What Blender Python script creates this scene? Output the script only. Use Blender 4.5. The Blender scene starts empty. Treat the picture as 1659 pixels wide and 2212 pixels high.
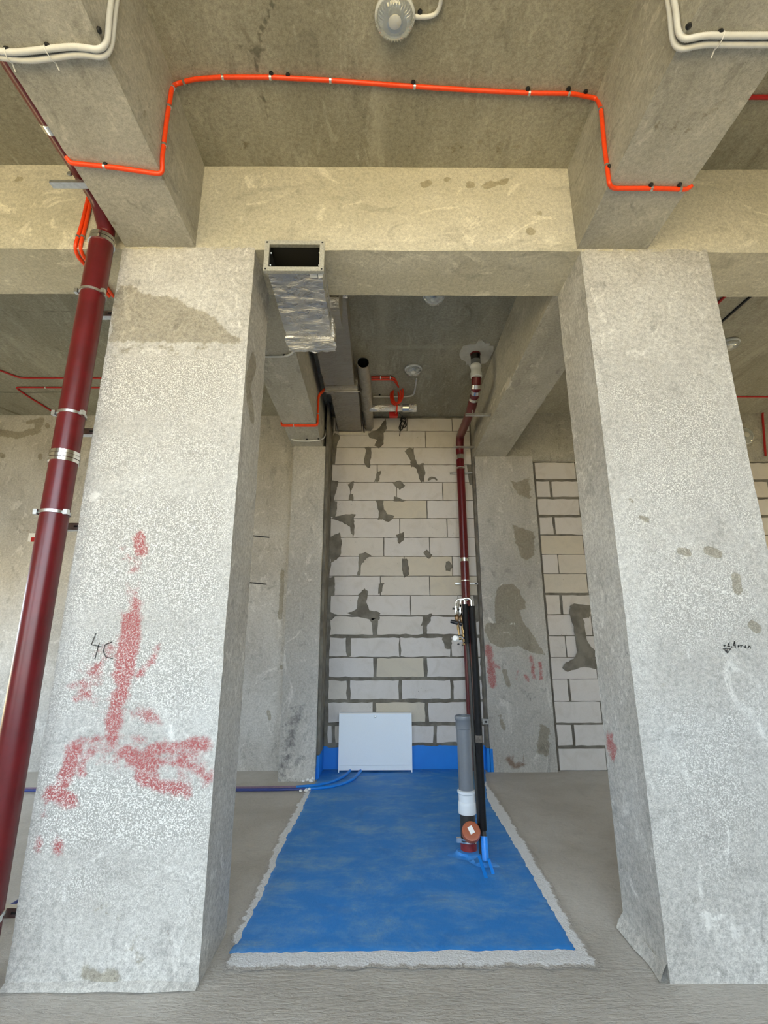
import bpy, math, random
import numpy as np
from mathutils import Vector, Matrix, noise as mnoise
random.seed(7); rng = np.random.default_rng(7)
SC = bpy.context.scene
COL = SC.collection

# ------------------------------------------------------------------ camera
F, PITCH, YAW, ROLL, CAMH = 1069.30, 0.2576, 0.0087, -0.0015, 1.5
IMW, IMH = 1659, 2212
_cy, _sy, _cp, _sp, _cr, _sr = math.cos(YAW), math.sin(YAW), math.cos(PITCH), math.sin(PITCH), math.cos(ROLL), math.sin(ROLL)
_r = Vector((_cy, -_sy, 0)); _h = Vector((_sy, _cy, 0)); _z = Vector((0, 0, 1))
_fw = _cp * _h + _sp * _z; _up = -_sp * _h + _cp * _z
_R = _cr * _r + _sr * _up; _U = -_sr * _r + _cr * _up
cam = bpy.data.cameras.new('camera'); cam_o = bpy.data.objects.new('camera', cam); COL.objects.link(cam_o)
cam_o.matrix_world = Matrix(((_R.x, _U.x, -_fw.x, 0), (_R.y, _U.y, -_fw.y, 0), (_R.z, _U.z, -_fw.z, CAMH), (0, 0, 0, 1)))
cam.sensor_fit = 'VERTICAL'; cam.sensor_height = 36; cam.lens = 36 * F / IMH; cam.clip_start = .05
SC.camera = cam_o
# ------------------------------------------------------------------ sky, sun, exposure
world = bpy.data.worlds.new('sky'); SC.world = world; world.use_nodes = True
bg = world.node_tree.nodes['Background']
bg.inputs['Color'].default_value = (.74, .87, 1.0, 1); bg.inputs['Strength'].default_value = 5.0
sun = bpy.data.lights.new('sun', 'SUN'); sun.energy = 15.0; sun.angle = .01; sun.color = (1.0, .86, .58)
sun_o = bpy.data.objects.new('sun', sun); COL.objects.link(sun_o)
sun_o.rotation_euler = Vector((-.50, -.10, -.86)).to_track_quat('-Z', 'Y').to_euler()
SC.view_settings.view_transform = 'Standard'; SC.view_settings.look = 'None'; SC.view_settings.gamma = 1
SC.view_settings.use_curve_mapping = False
SC.view_settings.exposure = 0.60
SC.cycles.use_denoising = True
SC.cycles.max_bounces = 7; SC.cycles.diffuse_bounces = 4; SC.cycles.use_adaptive_sampling = True; SC.cycles.adaptive_threshold = .05; SC.cycles.adaptive_min_samples = 12; SC.cycles.transparent_max_bounces = 8

# ------------------------------------------------------------------ helpers
def at(px, py, **k):
    """point of the photograph on a real plane of the building (X=, Y= or Z=)"""
    a, b = (px - IMW / 2) / F, -(py - IMH / 2) / F
    d = _fw + a * _R + b * _U
    (n, v), = k.items(); i = 'XYZ'.index(n)
    o = Vector((0, 0, CAMH)); t = (v - o[i]) / d[i]
    return o + d * t

class MB:
    def __init__(s): s.v = []; s.f = []
    def add(s, vs, fs):
        n = len(s.v); s.v += [tuple(p) for p in vs]; s.f += [tuple(i + n for i in f) for f in fs]; return s
    def box(s, x0, x1, y0, y1, z0, z1):
        return s.add([(x0,y0,z0),(x1,y0,z0),(x1,y1,z0),(x0,y1,z0),(x0,y0,z1),(x1,y0,z1),(x1,y1,z1),(x0,y1,z1)],
                     [(3,2,1,0),(4,5,6,7),(0,1,5,4),(1,2,6,5),(2,3,7,6),(3,0,4,7)])
    def tube(s, pts, r, n=12, cap=True, up=None):
        pts = [Vector(p) for p in pts]; m = len(pts)
        rs = list(r) if hasattr(r, '__len__') else [r] * m
        t0 = (pts[1] - pts[0]).normalized()
        a = up or (Vector((0,0,1)) if abs(t0.z) < .9 else Vector((1,0,0)))
        u = t0.cross(a).normalized()
        vs = []; prev = t0
        for i, p in enumerate(pts):
            if i == 0: t = t0
            elif i == m - 1: t = (pts[i] - pts[i-1])
            else: t = (pts[i+1] - pts[i-1])
            t = t.normalized() if t.length > 1e-9 else prev
            q = prev.rotation_difference(t); u = (q @ u); u = (u - t * u.dot(t)).normalized(); w = t.cross(u); prev = t
            for k in range(n):
                an = 2 * math.pi * k / n; vs.append(p + (u * math.cos(an) + w * math.sin(an)) * rs[i])
        fs = []
        for i in range(m - 1):
            for k in range(n):
                k2 = (k + 1) % n; fs.append((i*n+k, i*n+k2, (i+1)*n+k2, (i+1)*n+k))
        if cap: fs.append(tuple(range(n-1, -1, -1))); fs.append(tuple((m-1)*n + k for k in range(n)))
        return s.add(vs, fs)
    def ring(s, p, axis, r0, r1, h, n=24):
        """hollow collar around an axis"""
        axis = Vector(axis).normalized(); a = Vector((0,0,1)) if abs(axis.z) < .9 else Vector((1,0,0))
        u = axis.cross(a).normalized(); w = axis.cross(u); p = Vector(p); vs = []
        prof = [(r0, -h/2), (r1, -h/2*.9), (r1, h/2*.9), (r0, h/2)]
        for rr, hh in prof:
            for k in range(n):
                an = 2*math.pi*k/n; vs.append(p + axis*hh + (u*math.cos(an)+w*math.sin(an))*rr)
        fs = []
        for i in range(4):
            j = (i+1) % 4
            for k in range(n):
                k2 = (k+1) % n; fs.append((i*n+k, i*n+k2, j*n+k2, j*n+k))
        return s.add(vs, fs)
    def prism(s, poly, d):
        """polygon of 3D points pushed along vector d"""
        d = Vector(d); n = len(poly); poly = [Vector(p) for p in poly]
        vs = poly + [p + d for p in poly]
        nrm = Vector((0,0,0))
        for i in range(n): nrm += poly[i].cross(poly[(i+1) % n])
        top, bot = tuple(range(n, 2*n)), tuple(range(n-1, -1, -1))
        fs = [top, bot] + [(i, (i+1) % n, n + (i+1) % n, n + i) for i in range(n)]
        if nrm.dot(d) < 0: fs = [f[::-1] for f in fs]
        return s.add(vs, fs)
    def lathe(s, p, axis, prof, n=32, mod=None):
        axis = Vector(axis).normalized(); a = Vector((0,0,1)) if abs(axis.z) < .9 else Vector((1,0,0))
        u = axis.cross(a).normalized(); w = axis.cross(u); p = Vector(p); vs = []
        for i, (rr, hh) in enumerate(prof):
            for k in range(n):
                an = 2*math.pi*k/n; q = rr * (mod(i, k) if mod else 1)
                vs.append(p + axis*hh + (u*math.cos(an)+w*math.sin(an))*q)
        fs = []
        for i in range(len(prof)-1):
            for k in range(n):
                k2 = (k+1) % n; fs.append((i*n+k, i*n+k2, (i+1)*n+k2, (i+1)*n+k))
        fs.append(tuple(range(n-1, -1, -1))); fs.append(tuple((len(prof)-1)*n+k for k in range(n)))
        return s.add(vs, fs)
    def obj(s, name, mat, parent=None, smooth=40, kind=None, origin=None):
        wp = world_loc(parent) if parent else Vector((0,0,0))
        me = bpy.data.meshes.new(name)
        o0 = Vector(origin) if origin is not None else wp
        me.from_pydata([tuple(Vector(v) - o0) for v in s.v], [], s.f)
        me.validate(); me.materials.append(mat)
        if smooth:
            me.polygons.foreach_set('use_smooth', [True]*len(me.polygons))
            me.set_sharp_from_angle(angle=math.radians(smooth))
        o = bpy.data.objects.new(name, me); COL.objects.link(o)
        o.location = o0 - wp
        if parent: o.parent = parent
        if kind: o['kind'] = kind
        return o
def world_loc(o):
    l = Vector((0,0,0))
    while o: l = l + o.location; o = o.parent
    return l
def tag(o, label, cat=None, group=None, kind=None):
    o['label'] = label
    if cat: o['category'] = cat
    if group: o['group'] = group
    if kind: o['kind'] = kind
    return o
def thing(name, label, cat, loc=(0,0,0), group=None):
    o = bpy.data.objects.new(name, None); COL.objects.link(o); o.location = loc; o.empty_display_size = .05
    return tag(o, label, cat, group)

def fillet(pts, r=.05, n=6):
    pts = [Vector(p) for p in pts]; out = [pts[0]]
    for i in range(1, len(pts)-1):
        a, b, c = pts[i-1], pts[i], pts[i+1]
        d1, d2 = (a-b), (c-b); rr = min(r, d1.length*.49, d2.length*.49)
        p, q = b + d1.normalized()*rr, b + d2.normalized()*rr
        for k in range(n+1):
            t = k/n; out.append(p*(1-t)**2 + b*2*t*(1-t) + q*t*t)
    out.append(pts[-1]); return out
def resample(pts, step):
    pts = [Vector(p) for p in pts]; out = [pts[0]]; carry = 0
    for a, b in zip(pts, pts[1:]):
        L = (b-a).length
        if L < 1e-9: continue
        d = step - carry
        while d <= L: out.append(a + (b-a)*(d/L)); d += step
        carry = L - (d - step)
    if (out[-1]-pts[-1]).length > step*.2: out.append(pts[-1])
    return out
def chaikin(pts, n):
    pts = [Vector(p) for p in pts]
    for _ in range(n):
        out = [pts[0]]
        for a, b in zip(pts, pts[1:]): out += [a.lerp(b, .25), a.lerp(b, .75)]
        pts = out + [pts[-1]]
    return pts
def path_pos(pts, p):
    """nearest point on path and tangent"""
    best = None; p = Vector(p)
    for a, b in zip(pts, pts[1:]):
        ab = b-a
        if ab.length < 1e-9: continue
        t = max(0, min(1, (p-a).dot(ab)/ab.length_squared)); q = a+ab*t; dd = (q-p).length
        if best is None or dd < best[0]: best = (dd, q, ab.normalized())
    return best[1], best[2]

# ------------------------------------------------------------------ materials
class NT:
    def __init__(s, name):
        s.m = bpy.data.materials.new(name); s.m.use_nodes = True; s.t = s.m.node_tree; s.n = s.t.nodes; s.l = s.t.links
        s.b = s.n['Principled BSDF']; s.co = s.n.new('ShaderNodeTexCoord')
    def new(s, t, **k):
        o = s.n.new(t)
        for a, v in k.items(): setattr(o, a, v)
        return o
    def link(s, a, b): s.l.new(a, b)
    def map(s, scale=(1,1,1), rot=(0,0,0), src='Object'):
        m = s.new('ShaderNodeMapping'); m.inputs['Scale'].default_value = scale; m.inputs['Rotation'].default_value = rot
        s.link(s.co.outputs[src], m.inputs['Vector']); return m.outputs[0]
    def noise(s, vec, scale, detail=4, rough=.55, dist=0.):
        o = s.new('ShaderNodeTexNoise'); o.inputs['Scale'].default_value = scale; o.inputs['Detail'].default_value = detail
        o.inputs['Roughness'].default_value = rough; o.inputs['Distortion'].default_value = dist
        s.link(vec, o.inputs['Vector']); return o.outputs['Fac']
    def voro(s, vec, scale, feature='F1', rand=1.):
        o = s.new('ShaderNodeTexVoronoi', feature=feature); o.inputs['Scale'].default_value = scale
        o.inputs['Randomness'].default_value = rand; s.link(vec, o.inputs['Vector']); return o
    def ramp(s, fac, lo, hi, c0=0., c1=1.):
        o = s.new('ShaderNodeMapRange', interpolation_type='SMOOTHSTEP'); s.link(fac, o.inputs[0])
        for i, v in zip((1,2,3,4), (lo,hi,c0,c1)): o.inputs[i].default_value = v
        return o.outputs[0]
    def math(s, op, a, b=None, c=None):
        o = s.new('ShaderNodeMath', operation=op)
        for i, v in enumerate((a, b, c)):
            if v is None: continue
            if isinstance(v, (int, float)): o.inputs[i].default_value = v
            else: s.link(v, o.inputs[i])
        return o.outputs[0]
    def mix(s, fac, a, b, blend='MIX'):
        o = s.new('ShaderNodeMix', data_type='RGBA', blend_type=blend)
        for i, v in ((0, fac), (6, a), (7, b)):
            if isinstance(v, (int, float)): o.inputs[i].default_value = v
            elif isinstance(v, tuple): o.inputs[i].default_value = (*v, 1)
            else: s.link(v, o.inputs[i])
        return o.outputs[2]
    def attr(s, name):
        o = s.new('ShaderNodeAttribute', attribute_name=name); return o.outputs['Fac']
    def bump(s, h, strength=.3, dist=.01, prev=None):
        o = s.new('ShaderNodeBump'); o.inputs['Strength'].default_value = strength; o.inputs['Distance'].default_value = dist
        s.link(h, o.inputs['Height'])
        if prev is not None: s.link(prev, o.inputs['Normal'])
        return o.outputs[0]
    def done(s, col=None, rough=.6, metal=0., normal=None):
        if col is not None:
            if isinstance(col, tuple): s.b.inputs['Base Color'].default_value = (*col, 1)
            else: s.link(col, s.b.inputs['Base Color'])
        if isinstance(rough, (int, float)): s.b.inputs['Roughness'].default_value = rough
        else: s.link(rough, s.b.inputs['Roughness'])
        s.b.inputs['Metallic'].default_value = metal
        if normal is not None: s.link(normal, s.b.inputs['Normal'])
        return s.m

def concrete(name, c0, c1, streak=(1,1,1), dark=.5, grain=.25, white=.35, bumpy=.35, pores=True):
    """cast concrete: cloudy tone, trowel films, pores and grain; painted masks on top (damp, red paint, soot, pale film, exposed grit)"""
    s = NT(name); v = s.map(); vs = s.map(streak)
    big = s.noise(vs, 1.3, 4, .6)
    col = s.mix(s.ramp(big, .36, .66), c0, c1)
    med = s.noise(vs, 5., 6, .68, 1.2)
    col = s.mix(s.math('MULTIPLY', s.ramp(med, .54, .68), dark), col, tuple(x*.55 for x in c0))
    film = s.noise(s.map(tuple(x*1.1 for x in streak), (.3,.2,.5)), 3.1, 6, .7, 2.2)
    wf = s.ramp(film, .56, .64)
    col = s.mix(s.math('MULTIPLY', wf, white), col, tuple(min(1, x*1.32+.03) for x in c1))
    # thin swirling trowel scratches
    sc = s.new('ShaderNodeTexNoise', noise_type='RIDGED_MULTIFRACTAL'); sc.inputs['Scale'].default_value = 2.2; sc.inputs['Detail'].default_value = 3
    sc.inputs['Distortion'].default_value = 1.5; s.link(s.map(streak, (1.1,.4,.9)), sc.inputs['Vector'])
    scm = s.ramp(sc.outputs['Fac'], 1.25, 1.6)
    col = s.mix(s.math('MULTIPLY', scm, white*.45), col, tuple(min(1, x*1.25) for x in c1))
    fine = s.math('ADD', s.math('MULTIPLY', s.noise(v, 42., 5, .82), .65), s.math('MULTIPLY', s.noise(v, 190., 2, .7), .35))
    col = s.mix(1., col, s.mix(s.ramp(fine, .34, .66), (1-grain*1.25,)*3, (1+grain*.75,)*3), 'MULTIPLY')
    hgt = s.math('ADD', s.math('MULTIPLY', s.noise(v, 6., 3, .65), .5), s.math('MULTIPLY', s.noise(v, 48., 4, .8), .32))
    if pores:
        vo = s.voro(v, 38.); gate = s.ramp(s.noise(v, 3.5, 3), .56, .66)
        po = s.math('MULTIPLY', s.ramp(vo.outputs['Distance'], .10, .17, 1., 0.), gate)
        col = s.mix(s.math('MULTIPLY', po, .6), col, tuple(x*.3 for x in c0))
    edge = s.math('SUBTRACT', s.noise(v, 13., 5, .72), .5)
    def mask(n, amp, lo=.42, hi=.58):
        return s.ramp(s.math('ADD', s.attr(n), s.math('MULTIPLY', edge, amp)), lo, hi)
    # exposed pale grit
    gr = s.voro(s.map((1,1,1.25),(.3,.2,.1)), 165.); g2 = s.noise(v, 130., 3, .75)
    chips = s.ramp(s.math('ADD', g2, s.math('MULTIPLY', gr.outputs['Distance'], -.22)), .33, .52)
    gm = s.ramp(s.math('ADD', s.attr('grit'), s.math('MULTIPLY', s.math('SUBTRACT', s.noise(v, 4.5, 5, .7), .5), 1.5)), .10, 1.05)
    gcol = s.mix(chips, tuple(x*.70 for x in c0), tuple(min(.95, x*1.45) for x in c1))
    col = s.mix(s.math('MULTIPLY', gm, .85), col, gcol)
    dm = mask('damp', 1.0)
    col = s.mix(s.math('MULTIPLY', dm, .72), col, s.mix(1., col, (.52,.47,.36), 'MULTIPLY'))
    wm = mask('pale', 1.1)
    col = s.mix(s.math('MULTIPLY', wm, .6), col, tuple(min(1, x*1.35+.05) for x in c1))
    se = s.math('MULTIPLY', s.attr('seam'), s.ramp(med, .25, .6, .5, 1.))
    col = s.mix(s.math('MULTIPLY', se, .45), col, tuple(min(1, x*1.35+.02) for x in c1))
    rm = s.math('MULTIPLY', mask('red', 1.25, .22, .62), s.ramp(s.math('ADD', g2, s.math('MULTIPLY', fine, .6)), .72, .95, 1., .3))
    col = s.mix(s.math('MULTIPLY', rm, .88), col, (.36, .05, .05))
    sm = mask('soot', 1.9, .3, .9)
    col = s.mix(s.math('MULTIPLY', sm, .72), col, (.045, .045, .055))
    um = mask('rust', 1.4, .3, .8)
    col = s.mix(s.math('MULTIPLY', um, .7), col, (.14, .06, .02))
    im = s.ramp(s.math('ADD', s.attr('crack'), s.math('MULTIPLY', edge, .8)), .40, .65)
    col = s.mix(s.math('MULTIPLY', im, .7), col, tuple(x*.3 for x in c0))
    return s.done(col, .82, 0, s.bump(hgt, bumpy, .02))

def plain(name, col, rough=.5, metal=0., var=.0, bump=0., bscale=60., streak=(1,1,1)):
    s = NT(name); v = s.map(streak); n = s.noise(v, bscale, 4, .6)
    c = s.mix(s.ramp(n, .3, .7), tuple(x*(1-var) for x in col), tuple(min(1, x*(1+var)) for x in col)) if var else col
    return s.done(c, rough, metal, s.bump(n, bump, .01) if bump else None)

M = {}
M['column'] = concrete('column_concrete', (.47,.455,.415), (.60,.59,.55), (1,1,.75), .45, .30, .5, .5)
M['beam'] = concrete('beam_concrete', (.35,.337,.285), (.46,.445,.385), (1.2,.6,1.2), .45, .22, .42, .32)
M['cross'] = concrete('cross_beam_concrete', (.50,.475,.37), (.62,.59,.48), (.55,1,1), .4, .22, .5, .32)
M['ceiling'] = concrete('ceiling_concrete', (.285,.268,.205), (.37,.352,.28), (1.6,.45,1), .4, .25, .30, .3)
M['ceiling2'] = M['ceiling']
M['pier'] = concrete('pier_concrete', (.42,.405,.37), (.54,.525,.485), (1,1,.5), .5, .22, .45, .3)
M['wall'] = concrete('wall_concrete', (.44,.42,.38), (.56,.545,.51), (1,1,.7), .45, .22, .45, .3)
s = NT('mortar'); v = s.map(); n = s.noise(v, 45, 6, .7); b = s.noise(v, 6, 5)
M['mortar'] = s.done(s.mix(s.ramp(b, .35, .65), (.15,.135,.11), (.24,.225,.185)), .9, 0, s.bump(n, .6, .02))
def block_mat():
    s = NT('aerated_block'); v = s.map(src='Generated'); vo = s.map()
    oi = s.new('ShaderNodeObjectInfo')
    add = s.new('ShaderNodeVectorMath', operation='ADD'); s.link(vo, add.inputs[0]); s.link(oi.outputs['Location'], add.inputs[1])
    p = add.outputs[0]
    base = s.mix(s.ramp(oi.outputs['Random'], .55, 1.), (.68,.645,.61), (.63,.57,.46))
    n = s.noise(p, 5, 6, .65, .8)
    col = s.mix(s.math('MULTIPLY', s.ramp(n, .45, .72), .35), base, (.50,.46,.40))
    f = s.noise(p, 150, 4, .7)
    col = s.mix(1., col, s.mix(f, (.86,)*3, (1.08,)*3), 'MULTIPLY')
    vo2 = s.voro(p, 22); gate = s.ramp(s.noise(p, 4, 2), .58, .66)
    pit = s.math('MULTIPLY', s.ramp(vo2.outputs['Distance'], .07, .12, 1, 0), gate)
    col = s.mix(s.math('MULTIPLY', pit, .75), col, (.13,.12,.10))
    return s.done(col, .9, 0, s.bump(s.math('SUBTRACT', f, pit), .25, .008))
M['block'] = block_mat()
# floor screed
s = NT('screed'); v = s.map(); b = s.noise(v, .9, 6, .6, .5); md = s.noise(v, 7, 8, .7, .6); fi = s.noise(v, 60, 6, .75); rip = s.noise(s.map((1,3.2,1)), 16, 5, .65, .6)
col = s.mix(s.ramp(b, .35, .65), (.47,.44,.39), (.57,.54,.49))
col = s.mix(s.math('MULTIPLY', s.ramp(md, .5, .7), .4), col, (.40,.375,.335))
col = s.mix(1., col, s.mix(fi, (.78,)*3, (1.12,)*3), 'MULTIPLY')
col = s.mix(s.math('MULTIPLY', s.ramp(s.attr('crack'), .4, .7), .6), col, (.13,.11,.09))
near = s.new('ShaderNodeSeparateXYZ'); s.link(s.co.outputs['Object'], near.inputs[0])
rough_zone = s.ramp(near.outputs['Y'], 2.6, 3.2, 1., .3)
hh = s.math('ADD', s.math('MULTIPLY', md, .5), s.math('ADD', s.math('MULTIPLY', fi, .25), s.math('MULTIPLY', s.math('MULTIPLY', rip, rough_zone), 1.1)))
M['screed'] = s.done(col, .85, 0, s.bump(hh, .6, .02))
# membrane
s = NT('blue_membrane'); v = s.map(); b = s.noise(s.map((.8,1.3,1)), 2.6, 12, .78, .3); fi = s.noise(v, 60, 8, .8); w = s.noise(v, 3.5, 6, .65, .6)
col = s.mix(s.ramp(b, .42, .68), (.016,.21,.63), (.13,.33,.62))
col = s.mix(s.math('MULTIPLY', s.ramp(s.math('ADD', b, s.math('MULTIPLY', fi, .55)), .82, 1.), .35), col, (.30,.36,.48))
col = s.mix(s.math('MULTIPLY', s.ramp(w, .36, .46, 1., 0.), .3), col, (.008,.15,.50))
M['membrane'] = s.done(col, .62, 0, s.bump(s.math('ADD', s.math('MULTIPLY', fi, .5), w), .5, .015))
s = NT('blue_coating'); v = s.map(); n = s.noise(v, 8, 5); M['coating'] = s.done(s.mix(n, (.002,.18,.66), (.004,.23,.76)), .4, 0, s.bump(n, .15, .01))
s = NT('white_primer'); v = s.map(); n = s.noise(v, 22, 8, .72, .6); n2 = s.noise(v, 90, 4)
pm = s.ramp(s.math('ADD', s.attr('edge'), s.math('MULTIPLY', s.math('SUBTRACT', n, .5), 1.6)), .3, .6)
col = s.mix(pm, (.45,.42,.38), s.mix(n2, (.72,.72,.72), (.92,.93,.94)))
M['primer'] = s.done(col, .7, 0, s.bump(s.math('ADD', n, n2), .8, .015))
M['red_pipe'] = plain('red_painted_pipe', (.115,.006,.009), .30, 0, .15, .05, 9)
M['dark_red'] = plain('dark_red_pipe', (.10,.004,.007), .32, 0, .1)
M['orange'] = plain('orange_conduit_plastic', (.86,.060,.004), .38, 0, .06)
M['orange_shaded'] = plain('shaded_orange_conduit_plastic', (.62,.035,.008), .4, 0, .06)  # deeper copy of the orange, with the dim far bay's shade in the colour
M['red_plastic'] = plain('red_conduit_plastic', (.42,.012,.012), .4, 0, .06)
M['white_conduit'] = plain('pale_grey_conduit_plastic', (.62,.63,.62), .42, 0, .03)
M['white'] = plain('white_plastic', (.78,.78,.76), .4)
M['enamel'] = plain('white_powder_coat', (.80,.87,.93), .35, 0, .02, .03, 200)
M['zinc'] = plain('zinc_plated_steel', (.62,.63,.62), .32, 1., .1, .05)
M['chrome'] = plain('bright_steel', (.78,.77,.74), .18, 1., .05)
M['worn'] = plain('worn_foam', (.10,.085,.07), .8, 0, .3)
M['brass'] = plain('brass', (.24,.165,.075), .35, 1., .15)
M['bronze'] = plain('dull_bronze', (.20,.13,.075), .4, 1., .2)
M['black_foam'] = plain('black_foam_insulation', (.005,.005,.0055), .6, 0, .3, .15, 30); M['black_foam'].node_tree.nodes['Principled BSDF'].inputs['Specular IOR Level'].default_value = .2
M['black'] = plain('black_rubber', (.012,.012,.012), .5)
M['grey_pvc'] = plain('grey_pipe_plastic', (.135,.148,.165), .38, 0, .03)
M['pale_grey_pvc'] = plain('pale_grey_fitting_plastic', (.60,.63,.65), .4)
M['steel_pipe'] = plain('dull_steel_pipe', (.022,.02,.017), .6, 0, .2)
M['cap_brown'] = plain('rust_brown_plastic', (.33,.085,.035), .45, 0, .06)
M['red_oxide'] = plain('red_oxide_paint', (.19,.018,.018), .4, 0, .25, .2, 30)
M['blue_hose'] = plain('dark_blue_hose', (.035,.055,.23), .4, 0, .1)
M['blue_paint'] = plain('bright_blue_paint', (.008,.22,.72), .4, 0, .1)
M['violet_hose'] = plain('violet_grey_hose', (.20,.13,.20), .45, 0, .1)
M['foam_strip'] = plain('white_foam', (.70,.66,.56), .8, 0, .05, .2, 40)
M['plaster'] = plain('white_gypsum_patch', (.52,.52,.49), .85, 0, .08, .5, 20)
M['ink'] = plain('black_marker_ink', (.03,.03,.03), .7)
M['duct_in'] = plain('shaded_duct_inside', (.02,.02,.018), .8, 0)  # near black: the shade inside the open duct put into the colour
M['flange'] = plain('galvanised_flange', (.55,.54,.47), .5, .55, .15, .1, 90)
def foil(name, col, rough, bs):
    s = NT(name); vv = s.map((1.,2.2,1.6), (0,0,.45)); w = s.noise(vv, 6, 6, .62, 1.2)
    r = s.new('ShaderNodeTexNoise', noise_type='RIDGED_MULTIFRACTAL'); r.inputs['Scale'].default_value = 3.2; r.inputs['Detail'].default_value = 3; r.inputs['Distortion'].default_value = .6
    s.link(s.map((.55,2.6,1.6), (0,0,-.38)), r.inputs['Vector'])
    h = s.math('ADD', w, s.math('MULTIPLY', s.math('POWER', s.math('MULTIPLY', r.outputs['Fac'], .55), 3.), .9))
    return s.done(s.mix(w, tuple(x*.8 for x in col), col), s.ramp(w, .3, .7, rough*.75, rough*1.3), .92, s.bump(h, bs, .05))
M['foil'] = foil('foil_wrap', (.60,.61,.64), .30, .9)
M['foil_dull'] = foil('dull_foil_wrap', (.42,.40,.36), .48, .7)
M['foil_bright'] = foil('bright_foil', (.85,.85,.84), .22, 1.)
s = NT('clear_glass'); s.b.inputs['Roughness'].default_value = .06; s.b.inputs['Base Color'].default_value = (.85,.87,.86,1)
tr = s.new('ShaderNodeBsdfTransparent'); tr.inputs['Color'].default_value = (.93,.94,.93,1)
mx = s.new('ShaderNodeMixShader'); lw_ = s.new('ShaderNodeLayerWeight'); lw_.inputs['Blend'].default_value = .35
s.link(s.math('ADD', s.math('MULTIPLY', lw_.outputs['Facing'], .55), .22), mx.inputs[0]); s.link(tr.outputs[0], mx.inputs[1]); s.link(s.b.outputs[0], mx.inputs[2])
s.link(mx.outputs[0], s.n['Material Output'].inputs['Surface'])
s.b.inputs['Metallic'].default_value = .6
M['glass'] = s.m
M['bulb'] = plain('white_bulb_glass', (.85,.83,.76), .15)
M['ground'] = plain('sunlit_sandy_ground', (.56,.44,.24), .95, 0, .12, 0, .8)
M['plaster_outer'] = plain('outer_wall_render', (.50,.47,.40), .9, 0, .05)

# ------------------------------------------------------------------ dimensions
YF, YB = 2.7125, 3.147                       # front and back face of the column row and of the cross beam
XL1, XL2, XR1, XR2 = -1.689, -.8215, 1.323, 2.168
ZLB, ZCB, ZC = 4.0134, 3.9944, 4.6876
NB = ((-1.670, -1.213), (1.3025, 1.765))     # near beams
BB = ((-1.159, -.758), (1.300, 1.766))       # beams behind the cross beam
YW = 6.6234
XW0, XW1, Y0, Y1 = -6.2, 7.0, -2.6, 7.0

def grid_box(x0, x1, y0, y1, z0, z1, step, amp=.003, fine=None, fstep=.015, skip=()):
    """box with gridded faces, slightly uneven; face key in fine gets the small step"""
    mb = MB()
    def lin(a, b, st): n = max(1, int(round((b-a)/st))); return np.linspace(a, b, n+1)
    faces = {'front': (0, 2, 1, y0, 1), 'back': (0, 2, 1, y1, -1), 'left': (1, 2, 0, x0, -1), 'right': (1, 2, 0, x1, 1), 'bottom': (0, 1, 2, z0, -1), 'top': (0, 1, 2, z1, 1)}
    lo, hi = (x0, y0, z0), (x1, y1, z1)
    for k, (a, b, c, cv, sg) in faces.items():
        if k in skip: continue
        st = fstep if k == fine else step
        A, B = lin(lo[a], hi[a], st), lin(lo[b], hi[b], st)
        vs = []
        for q in B:
            for p in A:
                t = [0,0,0]; t[a] = p; t[b] = q; t[c] = cv; vs.append(t)
        na = len(A); fs = []
        for j in range(len(B)-1):
            for i in range(na-1):
                f = (j*na+i, j*na+i+1, (j+1)*na+i+1, (j+1)*na+i); fs.append(f if sg > 0 else f[::-1])
        mb.add(vs, fs)
    out = []
    for v in mb.v:
        p = Vector(v); e = sum(1 for i in range(3) if abs(v[i]-lo[i]) < 1e-6 or abs(v[i]-hi[i]) < 1e-6)
        n1 = mnoise.noise_vector(p*3.1)*amp + mnoise.noise_vector(p*11.)*amp*.5
        if e >= 2: n1 = n1 + mnoise.noise_vector(p*23.)*amp*.8
        out.append(tuple(p + n1))
    mb.v = out
    return mb

def paint(o, plane, layers):
    """store stain masks on a face as attributes. layers: (attr, kind, points, width_px, soft_m, strength), points taken on the plane of the face"""
    (ax, val), = plane.items(); c = 'XYZ'.index(ax); a, b = [i for i in range(3) if i != c]
    me = o.data; n = len(me.vertices); co = np.empty(n*3); me.vertices.foreach_get('co', co); co = co.reshape(-1, 3) + np.array(world_loc(o))
    sel = np.abs(co[:, c] - val) < .02
    P = co[sel][:, [a, b]]
    for name, kind, pts, wpx, soft, st in layers:
        w3 = [at(x, y, **plane) for x, y in pts]; q = np.array([[p[a], p[b]] for p in w3])
        e = at(pts[0][0]+10, pts[0][1], **plane) - at(*pts[0], **plane); mpp = e.length/10
        d = np.full(len(P), 1e9); m = len(q)
        segs = [(q[i], q[(i+1) % m]) for i in range(m if kind == 'poly' else m-1)] or [(q[0], q[0]+1e-6)]
        for p0, p1 in segs:
            e = p1-p0; t = np.clip(((P-p0)@e)/(e@e+1e-12), 0, 1); d = np.minimum(d, np.hypot(*(P-p0-t[:, None]*e).T))
        if kind == 'poly':
            ins = np.zeros(len(P), bool)
            for p0, p1 in segs:
                cr = ((p0[1] > P[:, 1]) != (p1[1] > P[:, 1])) & (P[:, 0] < (p1[0]-p0[0])*(P[:, 1]-p0[1])/(p1[1]-p0[1]+1e-12)+p0[0]); ins ^= cr
            d = np.where(ins, -d, d)
        else: d = d - wpx*mpp/2
        msk = np.clip(.5 - d/soft, 0, 1)*st
        at_ = me.attributes.get(name) or me.attributes.new(name, 'FLOAT', 'POINT')
        arr = np.zeros(n); at_.data.foreach_get('value', arr); arr[sel] = np.maximum(arr[sel], msk); at_.data.foreach_set('value', arr)

def structure(o, label, cat): return tag(o, label, cat, kind='structure')

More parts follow.
